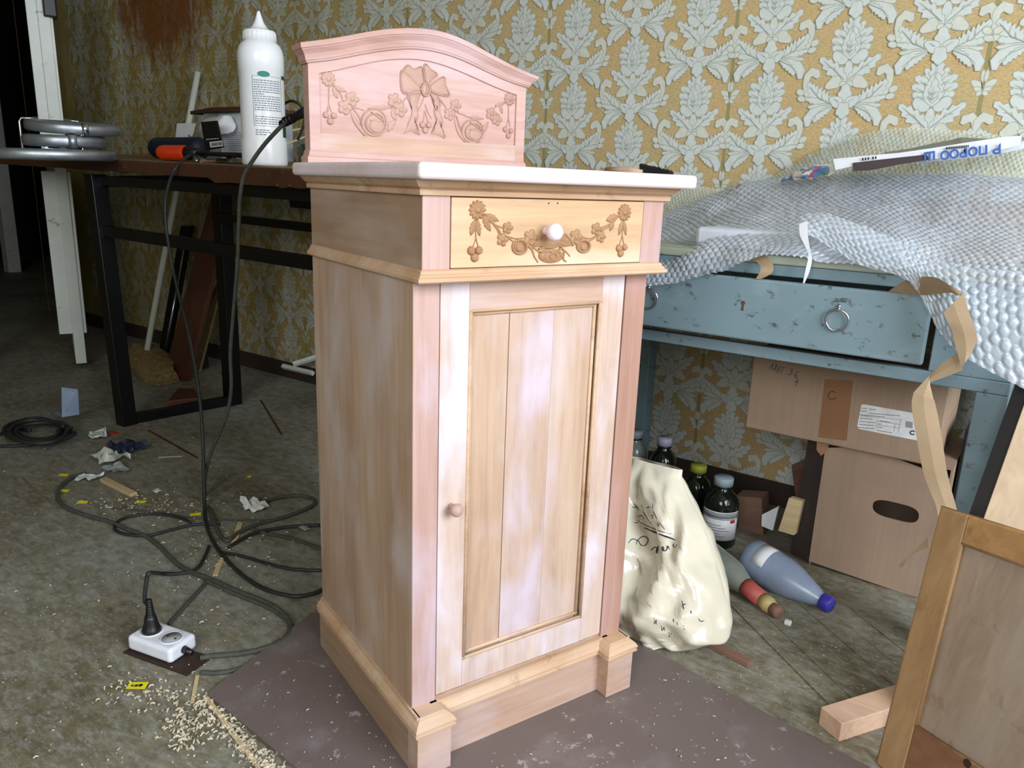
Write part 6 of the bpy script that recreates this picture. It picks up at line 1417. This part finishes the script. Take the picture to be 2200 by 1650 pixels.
# ============================================================ BOTTLES, OFFCUTS BEHIND THE BAG
def bottle(px, pyb, y, hpx, rpx, cap, label, group=None, glass='amber', lab=False, z0=0.0, tall=1.0):
    b_ = PY(px, pyb, y); s = np.linalg.norm(b_ - CP) / F; p = np.array([b_[0], y, z0 + 0.0005]); h = hpx * s; r = rpx * s
    t = thing('chemical_bottle', label, 'bottle', p, 0, group)
    mb = MB(); Mx = Matrix.Translation(Vector(p)); neck = r * 0.42
    mb.lathe([(r * 0.92, 0), (r, r * 0.1), (r, h * 0.60), (r * 0.96, h * 0.66), (r * 0.80, h * 0.74), (r * 0.55, h * 0.80), (neck, h * 0.84), (neck, h * 0.88)], 28, Mx); build(mb, 'bottle_body', M[glass], t, True)
    mb = MB(); mb.lathe([(neck * 1.25, h * 0.86), (neck * 1.25, h * 0.885), (neck * 1.2, h * 0.885), (neck * 1.2, h * 0.89)], 24, Mx); build(mb, 'neck_ring', M['black_plastic'], t, True)
    mb = MB(); mb.lathe([(neck * 1.3, h * 0.888), (neck * 1.3, h * 0.985), (neck * 1.2, h)], 24, Mx); build(mb, 'cap', cap, t, True)
    if lab:
        f0 = math.atan2(CP[1] - p[1], CP[0] - p[0])
        def pan(a0, a1, za, zb, rr, nm, mt_, lb=None, n=14):
            vs = []; 
            for i in range(n + 1):
                a = f0 + a0 + (a1 - a0) * i / n
                for z in (za, zb): vs.append((p[0] + rr * math.cos(a), p[1] + rr * math.sin(a), p[2] + z))
            mb = MB(); mb.add(vs, [(i * 2, i * 2 + 2, i * 2 + 3, i * 2 + 1) for i in range(n)]); build(mb, nm, mt_, t, True, solid=0.0004, label=lb)
        pan(-1.2, 1.25, h * 0.14, h * 0.56, r + 0.0006, 'paper_label', M['white_print'])
        pan(-1.15, 1.2, h * 0.47, h * 0.55, r + 0.0011, 'label_band', M['grey_paper'])
        pan(-1.15, 1.2, h * 0.452, h * 0.46, r + 0.0011, 'label_line', M['ink'])
        pan(0.62, 0.95, h * 0.40, h * 0.445, r + 0.0011, 'hazard_patch', M['red'])
        for k in range(5): pan(-0.9, 0.1 + 0.25 * (k % 3), h * (0.36 - 0.04 * k), h * (0.368 - 0.04 * k), r + 0.0011, 'label_print', M['grey_ink'], n=8)
    return t
cb_ = simple('pale_blue_cap', (150, 166, 176), 0.5); cy2 = simple('yellow_cap', (150, 150, 50), 0.5); cw_ = simple('pale_lilac_cap', (176, 176, 196), 0.5)
bottle(1540, 1168, 1.10, 142, 35, cb_, 'dark green glass bottle with pale blue cap and white label, nearest the cartons', lab=True)
bottle(1487, 1140, 1.17, 128, 30, cy2, 'brown glass bottle with a yellow cap, half hidden behind the bag')
bottle(1414, 1105, 1.25, 140, 28, cw_, 'dark glass bottle with lilac-white cap, above the top of the bag')
bottle(1352, 1110, 1.30, 122, 26, cb_, 'pale jar-like bottle next to the cabinet edge behind the bag', glass='clear_glass')
leanboard((1722, 1165), (1745, 1170), (1700, 1000), (1738, 985), 1.20, 1.40, 0.01, 'stick_wood', 'dark_batten', 'dark batten leaning against the wallpaper left of the tall box', 'batten')
mb = MB(); P = [PY(u, v, 1.13) for u, v in ((1672, 1140), (1705, 1150), (1722, 1077), (1695, 1070))]; mb.slab(P, (0.004, 0.02, 0)); solo(mb, 'pale_offcut', M['raw_wood'], 'pale upright wood offcut beside the dark batten under the desk', 'offcut')
mb = MB(); P = [PY(u, v, 1.15) for u, v in ((1636, 1130), (1660, 1140), (1673, 1088), (1637, 1106))]; mb.slab(P, (0, 0.01, 0)); solo(mb, 'blue_white_card', M['paper'], 'small bluish white card between the green bottle and the pale offcut', 'card')
mb = MB(); P = [PY(u, v, 1.22) for u, v in ((1588, 1150), (1640, 1150), (1636, 1070), (1580, 1066))]; mb.slab(P, (0, 0.06, 0)); solo(mb, 'brown_carton', M['stick_wood'], 'small dim brown carton standing behind the green bottle', 'box')

# lying bottles
def lying(pa, pb_, rpx, prof, zc):
    return None
ba = PZ(1620, 1200, 0.045); bb_ = PZ(1783, 1300, 0.020)
pt = thing('plastic_bottle', 'large cloudy blue plastic bottle with blue cap lying on the floor under the desk', 'bottle', (ba + bb_) / 2 * [1, 1, 0])
Mx = axisM(ba, bb_); L = np.linalg.norm(bb_ - ba); R1 = 0.047
mb = MB(); mb.lathe([(R1 * 0.7, -0.018), (R1 * 0.95, -0.008), (R1, 0.006), (R1 * 1.0, L * 0.28), (R1 * 0.97, L * 0.30), (R1 * 0.98, L * 0.42), (R1 * 0.86, L * 0.55), (R1 * 0.66, L * 0.70), (R1 * 0.45, L * 0.84), (R1 * 0.30, L * 0.90), (R1 * 0.29, L * 0.93)], 32, Mx); build(mb, 'bottle_body', M['pet'], pt, True)
mb = MB(); mb.lathe([(0.0175, L * 0.90), (0.0185, L * 0.91), (0.0185, L * 1.0), (0.0165, L * 1.02)], 24, Mx); build(mb, 'cap', simple('blue_cap', (60, 56, 170), 0.4), pt, True)
mb = MB(); c = PZ(1655, 1180, 0.09); Mq = Matrix.Translation(Vector(c)); 
P = [Mx @ Vector((R1 * 1.01 * math.sin(a), -R1 * 1.01 * math.cos(a), z)) for z in (L * 0.06, L * 0.20) for a in (PI - 0.6, PI - 0.3, PI, PI + 0.3)]
vs = []
for z in (L * 0.08, L * 0.24):
    for k in range(7):
        a = 2 * PI * k / 24; vs.append(Mx @ Vector((R1 * 1.012 * math.cos(a + 1.2), R1 * 1.012 * math.sin(a + 1.2), z)))
mb = MB(); mb.add(vs, [(k, k + 1, 7 + k + 1, 7 + k) for k in range(6)]); build(mb, 'bottle_label', M['paper'], pt, True, solid=0.0005)
ga = PZ(1560, 1225, 0.036); gb = PZ(1668, 1313, 0.018)
gt = thing('glass_bottle', 'clear glass bottle with red and gold neck lying between the bag and the plastic bottle', 'bottle', (ga + gb) / 2 * [1, 1, 0])
Mx = axisM(ga, gb); L = np.linalg.norm(gb - ga); R2 = 0.036
mb = MB(); mb.lathe([(R2 * 0.9, -0.09), (R2, -0.08), (R2, L * 0.0), (R2 * 0.95, L * 0.15), (R2 * 0.62, L * 0.36), (R2 * 0.48, L * 0.52), (R2 * 0.42, L * 0.86)], 28, Mx); build(mb, 'bottle_body', M['clear_glass'], gt, True)
mb = MB(); mb.lathe([(R2 * 0.60, L * 0.42), (R2 * 0.55, L * 0.50), (R2 * 0.52, L * 0.74)], 20, Mx); build(mb, 'neck_label', simple('dull_red_foil', (176, 84, 76), 0.5), gt, True)
mb = MB(); mb.lathe([(R2 * 0.50, L * 0.74), (R2 * 0.50, L * 0.88), (R2 * 0.44, L * 0.885), (R2 * 0.44, L * 0.92)], 20, Mx); build(mb, 'gold_collar', simple('dull_gold_foil', (176, 156, 104), 0.45), gt, True)
mb = MB(); mb.lathe([(R2 * 0.36, L * 0.92), (R2 * 0.38, L * 1.05), (R2 * 0.3, L * 1.06)], 16, Mx); build(mb, 'cork', M['stick_wood'], gt, True)
q = PZ(1692, 1343, 0.001); mb = MB(); mb.box(q[0] - 0.007, q[0] + 0.007, q[1] - 0.006, q[1] + 0.006, 0.003, 0.012); solo(mb, 'white_crumb', M['paper'], 'small white cube scrap just beyond the glass bottle neck', 'scrap', bev=0.002)

stick((1484, 1365), (1612, 1431), 0.020, 0.010, 'stick_wood', 'brown_offcut', 'brown wooden strip lying on the floor just right of the bag', z=0.001)

# ============================================================ CREAM PLASTIC BAG
prof_ = [  # y px, left px, right px, depth y of the middle, thickness
 (995, 1352, 1468, 0.735, 0.006), (1012, 1345, 1466, 0.73, 0.018), (1045, 1335, 1482, 0.72, 0.035), (1090, 1325, 1510, 0.70, 0.05), (1140, 1315, 1533, 0.685, 0.062), (1190, 1310, 1551, 0.665, 0.07), (1240, 1308, 1566, 0.645, 0.075), (1290, 1305, 1578, 0.625, 0.075), (1322, 1306, 1572, 0.61, 0.07), (1345, 1310, 1520, 0.60, 0.06), (1366, 1322, 1462, 0.595, 0.05), (1380, 1345, 1410, 0.59, 0.03)]
Npr = 60; ys = np.linspace(0, len(prof_) - 1, Npr); pa_ = np.array(prof_, float)
rows = []; SEG = 72
def crease(p):
    v = 0.0
    for f, a in ((8, 1.0), (17, 0.7), (36, 0.35)):
        n1 = noise.noise(Vector((p[0] * f + 3, p[2] * f * 0.8 + p[0] * f * 0.6, p[1] * f * 0.4))); v += a * (0.75 - 2.4 * abs(n1))
    return v
for t in ys:
    v_, l_, r_2, yd, th_ = [float(np.interp(t, range(len(prof_)), pa_[:, k])) for k in range(5)]
    pl, pr2 = PY(l_, v_, yd), PY(r_2, v_, yd); c = (pl + pr2) / 2; hw = (pr2[0] - pl[0]) / 2; row = []
    for k in range(SEG + 1):
        a = 2 * PI * k / SEG; cx, sy = math.cos(a), math.sin(a)
        p = np.array([c[0] + hw * math.copysign(abs(cx) ** 0.8, cx), c[1] + th_ * sy, c[2]])
        d = crease(p); w = min(1, th_ / 0.05) * abs(sy) ** 0.5
        p = p + np.array([0.0, sy * d * 0.030 * w, 0.010 * d * w])
        p[2] = max(p[2], 0.002 + 0.002 * (1 + sy)); row.append(p)
    rows.append(row)
mb = MB(); mb.grid(rows); G0 = np.array(rows)
bagbv = BVHTree.FromPolygons([Vector(p) for p in mb.v], mb.f)
bag = thing('plastic_bag', 'cream plastic carrier bag with black script lettering slumped on the floor right of the cabinet', 'bag', (0.12, 0.62, 0))
build(mb, 'bag_body', M['bag'], bag, True)
def bagink(strokes, f, r, name='script_lettering', w=None):
    for st in strokes:
        pts = []
        sp = spline([(f(*q)[0], f(*q)[1], 0) for q in st], 5)
        for q in sp:
            d = ray(q[0], q[1]); h = bagbv.ray_cast(Vector(CP), Vector(d).normalized())
            if h[0] is not None: pts.append(h[0] - Vector(d).normalized() * 0.0006)
        if len(pts) > 2:
            n = len(pts); rr = [r * (0.55 + 0.45 * math.sin(PI * i / (n - 1))) for i in range(n)]
            mb = MB(); mb.tube(pts, rr, 6); build(mb, name, M['ink'], bag)
zb3 = lambda u, v: (1340 + u / 4.783, 880 + v / 4.783)
bagink([[(100, 965), (135, 1000), (150, 1040)], [(90, 1000), (150, 1010)], [(180, 980), (210, 1070), (285, 1175)], [(215, 1010), (270, 1000)], [(300, 965), (305, 1040), (360, 1150), (422, 1230)], [(270, 1100), (290, 1085), (300, 1110), (285, 1120)],
        [(320, 1175), (345, 1170), (360, 1190), (340, 1200)], [(145, 1100), (190, 1090), (210, 1130)], [(110, 1165), (150, 1160)], [(140, 1135), (230, 1190), (380, 1250), (490, 1280)]], zb3, 0.0008)
bagink([[(215, 1215), (340, 1270), (450, 1310), (535, 1340)]], zb3, 0.0018)
bagink([[(50, 1370), (90, 1330), (150, 1350), (175, 1390), (215, 1400), (250, 1350), (235, 1310), (190, 1305), (140, 1350), (130, 1385)], [(280, 1445), (315, 1415), (335, 1420)], [(395, 1400), (410, 1450), (440, 1440), (455, 1400), (470, 1440)], [(520, 1375), (505, 1400), (530, 1415), (545, 1385)]], zb3, 0.0011)
bagink([[(355, 1405), (335, 1475)], [(400, 1410), (405, 1455)]], zb3, 0.0028)
z6b = lambda u, v: (1340 + u / 3.75, 960 + v / 3.75)
bagink([[(470, 1240), (485, 1310)], [(475, 1275), (500, 1265)], [(540, 1320), (545, 1345)], [(600, 1380), (620, 1405), (650, 1400)]], z6b, 0.0009)
bagink([[(245, 1380), (250, 1425), (262, 1395), (265, 1430)], [(305, 1445), (310, 1480), (325, 1455), (330, 1485)], [(365, 1495), (370, 1530), (385, 1500)], [(400, 1385), (405, 1415)], [(430, 1410), (435, 1435)], [(480, 1440), (490, 1475)]], z6b, 0.0007)

# ============================================================ RIGHT FOREGROUND: TIMBER BLOCK AND LEANING DOOR
# timber block
a = PZ(1810, 1600, 0.0); 
q0 = PZ(1758, 1556, 0.0); q1 = PZ(1815, 1605, 0.0)
ex = q1 - q0; ex /= np.linalg.norm(ex); ey = np.array([-ex[1], ex[0], 0]); w = 0.047; hb = 0.036
tp = [q0, q0 + ex * w, q0 + ex * w + ey * 0.20, q0 + ey * 0.20]; mb = MB(); mb.slab(tp, (0, 0, hb)); solo(mb, 'timber_block', M['block_wood'], 'short planed timber block lying on the floor behind the leaning framed door', 'block', bev=0.0015)
# framed cabinet door leaning
TLp = PY(2020, 1090, 0.66); ldn = PZ(1885, 1640, 0.0)
# plane through bottom edge (on the floor) and top-left corner
pBL = PZ(1883, 1640, 0.001); pTL = PY(2022, 1090, 0.60); 
updir = pTL - pBL; H_d = np.linalg.norm(updir); updir /= H_d
# right direction: horizontal, along the picture's lower rail
rt = np.array([0.80, -0.60, 0.0]); rt -= updir * np.dot(rt, updir) ; rt /= np.linalg.norm(rt)
nrm = np.cross(rt, updir); nrm /= np.linalg.norm(nrm)
if np.dot(nrm, CP - pBL) < 0: nrm = -nrm
fd = thing('framed_door', 'loose oak cabinet door with grimy recessed panel leaning at the right edge of the picture', 'cabinet door', pBL)
def fpt(u, v): p = PP(u, v, pBL, nrm); d = p - pBL; return np.array([np.dot(d, rt), np.dot(d, updir)])
def fw(s, t, n=0.0): return pBL + rt * s + updir * t + nrm * n
iL = fpt(2060, 1165); iB = fpt(1968, 1562)
fwid = 0.042; Hh = H_d; Wd = 0.36
def fslab(s0, s1, t0, t1, n0, n1, name, mat, bev=0.0015, label=None):
    mb = MB(); mb.slab([fw(s0, t0, n1), fw(s1, t0, n1), fw(s1, t1, n1), fw(s0, t1, n1)], nrm * (n0 - n1)); return build(mb, name, M[mat], fd, bev=bev, label=label)
DOORINFO = (iL, iB, Hh)
sL = (iL[0] + iB[0]) / 2; tT = iL[1]; tB = iB[1]
fslab(0, sL, 0, Hh, -0.018, 0, 'stile', 'door_wood'); fslab(Wd - sL, Wd, 0, Hh, -0.018, 0, 'stile', 'door_wood')
fslab(sL + 0.0005, Wd - sL - 0.0005, tT, Hh, -0.018, -0.0005, 'top_rail', 'door_wood_x'); fslab(sL + 0.0005, Wd - sL - 0.0005, 0, tB, -0.018, -0.0005, 'bottom_rail', 'door_low', label='browner bottom rail')
fslab(sL, Wd - sL, tB, tT, -0.016, -0.009, 'panel', 'door_panel')
mb = MB(); e = 0.004
for A_1, B_1 in (((sL, tB), (sL, tT)), ((sL, tT), (Wd - sL, tT)), ((sL, tB), (Wd - sL, tB))): mb.tube([fw(*A_1, -0.003), fw(*B_1, -0.003)], 0.0028, 8)
build(mb, 'inner_bead', M['door_wood'], fd, True)
mb = MB()
mb.tube([fw(-0.001, 0, -0.006), fw(-0.001, Hh, -0.006), fw(Wd, Hh + 0.001, -0.006)], 0.004, 8); build(mb, 'edge_bead', M['door_wood_x'], fd, True)
hp = fpt(2078, 1640); mb = MB(); mb.lathe([(0.0062, 0), (0.0062, 0.0008)], 16, axisM(fw(hp[0], hp[1], -0.0004), fw(hp[0], hp[1], 1.0))); build(mb, 'screw_hole', M['recess_shade'], fd)
# pale board leaning behind it, black sheet as the shade of the gap beside it
mb = MB(); P = [PY(u, v, 0.70) for u, v in ((2078, 1230), (2118, 1100), (2205, 850), (2330, 850), (2330, 1230))]
mb = MB(); P0 = PY(2118, 1100, 0.72); P1 = PY(2212, 835, 0.80)
d_ = P1 - P0; P_b = P0 - d_ * (P0[2] / d_[2]); P_b[2] = 0.002; P_t = P1 + d_ * 0.1
mb.slab([P_b, P_b + [0.25, -0.04, 0], P_t + [0.25, -0.04, 0], P_t], (0, 0.016, 0)); solo(mb, 'pale_board', M['ply'], 'pale wooden board leaning on the desk at the right edge, behind the framed door', 'board', bev=0.001)
mb = MB(); Q0 = P_b + [-0.022, 0.03, 0]; Q1 = P_t + [-0.022, 0.03, 0]; mb.slab([Q0, Q0 + [0.2, -0.03, 0], Q1 + [0.2, -0.03, 0], Q1], (0, 0.010, 0)); solo(mb, 'black_gap_sheet', M['black_plastic'], 'black sheet standing in for the dark gap between the right desk leg and the pale board', 'board')
# brush lying on the wrap, seen over the cabinet top
def by_(u, v, y=1.30): return PY(u, v, y)
p0 = by_(1334, 366); p1 = by_(1376, 372); p2 = by_(1438, 384)
br2 = thing('dusting_brush', 'small brush with wooden handle and black bristles lying just behind the cabinet top', 'brush', (p1[0], 1.30, p1[2] - 0.02))
mb = MB(); mb.tube([p0 - [0.05, 0, 0], p0, (p0 + p1) / 2, p1 + [0.006, 0, -0.002]], [0.008, 0.011, 0.014, 0.011], 14); build(mb, 'handle', M['block_wood'], br2, True)
mb = MB(); q0 = by_(1372, 352); q1 = by_(1438, 368); mb.slab([q0, q1, p2, p1 + [0, 0, -0.015]], (0, 0.03, 0)); build(mb, 'ferrule', M['bristle'], br2, bev=0.003)
mb = MB(); rq = random.Random(8)
for k in range(160):
    t = rq.random(); a = q0 * (1 - t) + q1 * t; b = a + np.array([rq.uniform(-0.004, 0.004), 0, rq.uniform(0.0, 0.004)]); y = rq.uniform(0, 0.03); mb.tube([a + [0, y, -0.004], b + [0, y, 0]], 0.0007, 3)
o = build(mb, 'bristles', M['bristle'], br2); o['kind'] = 'stuff'
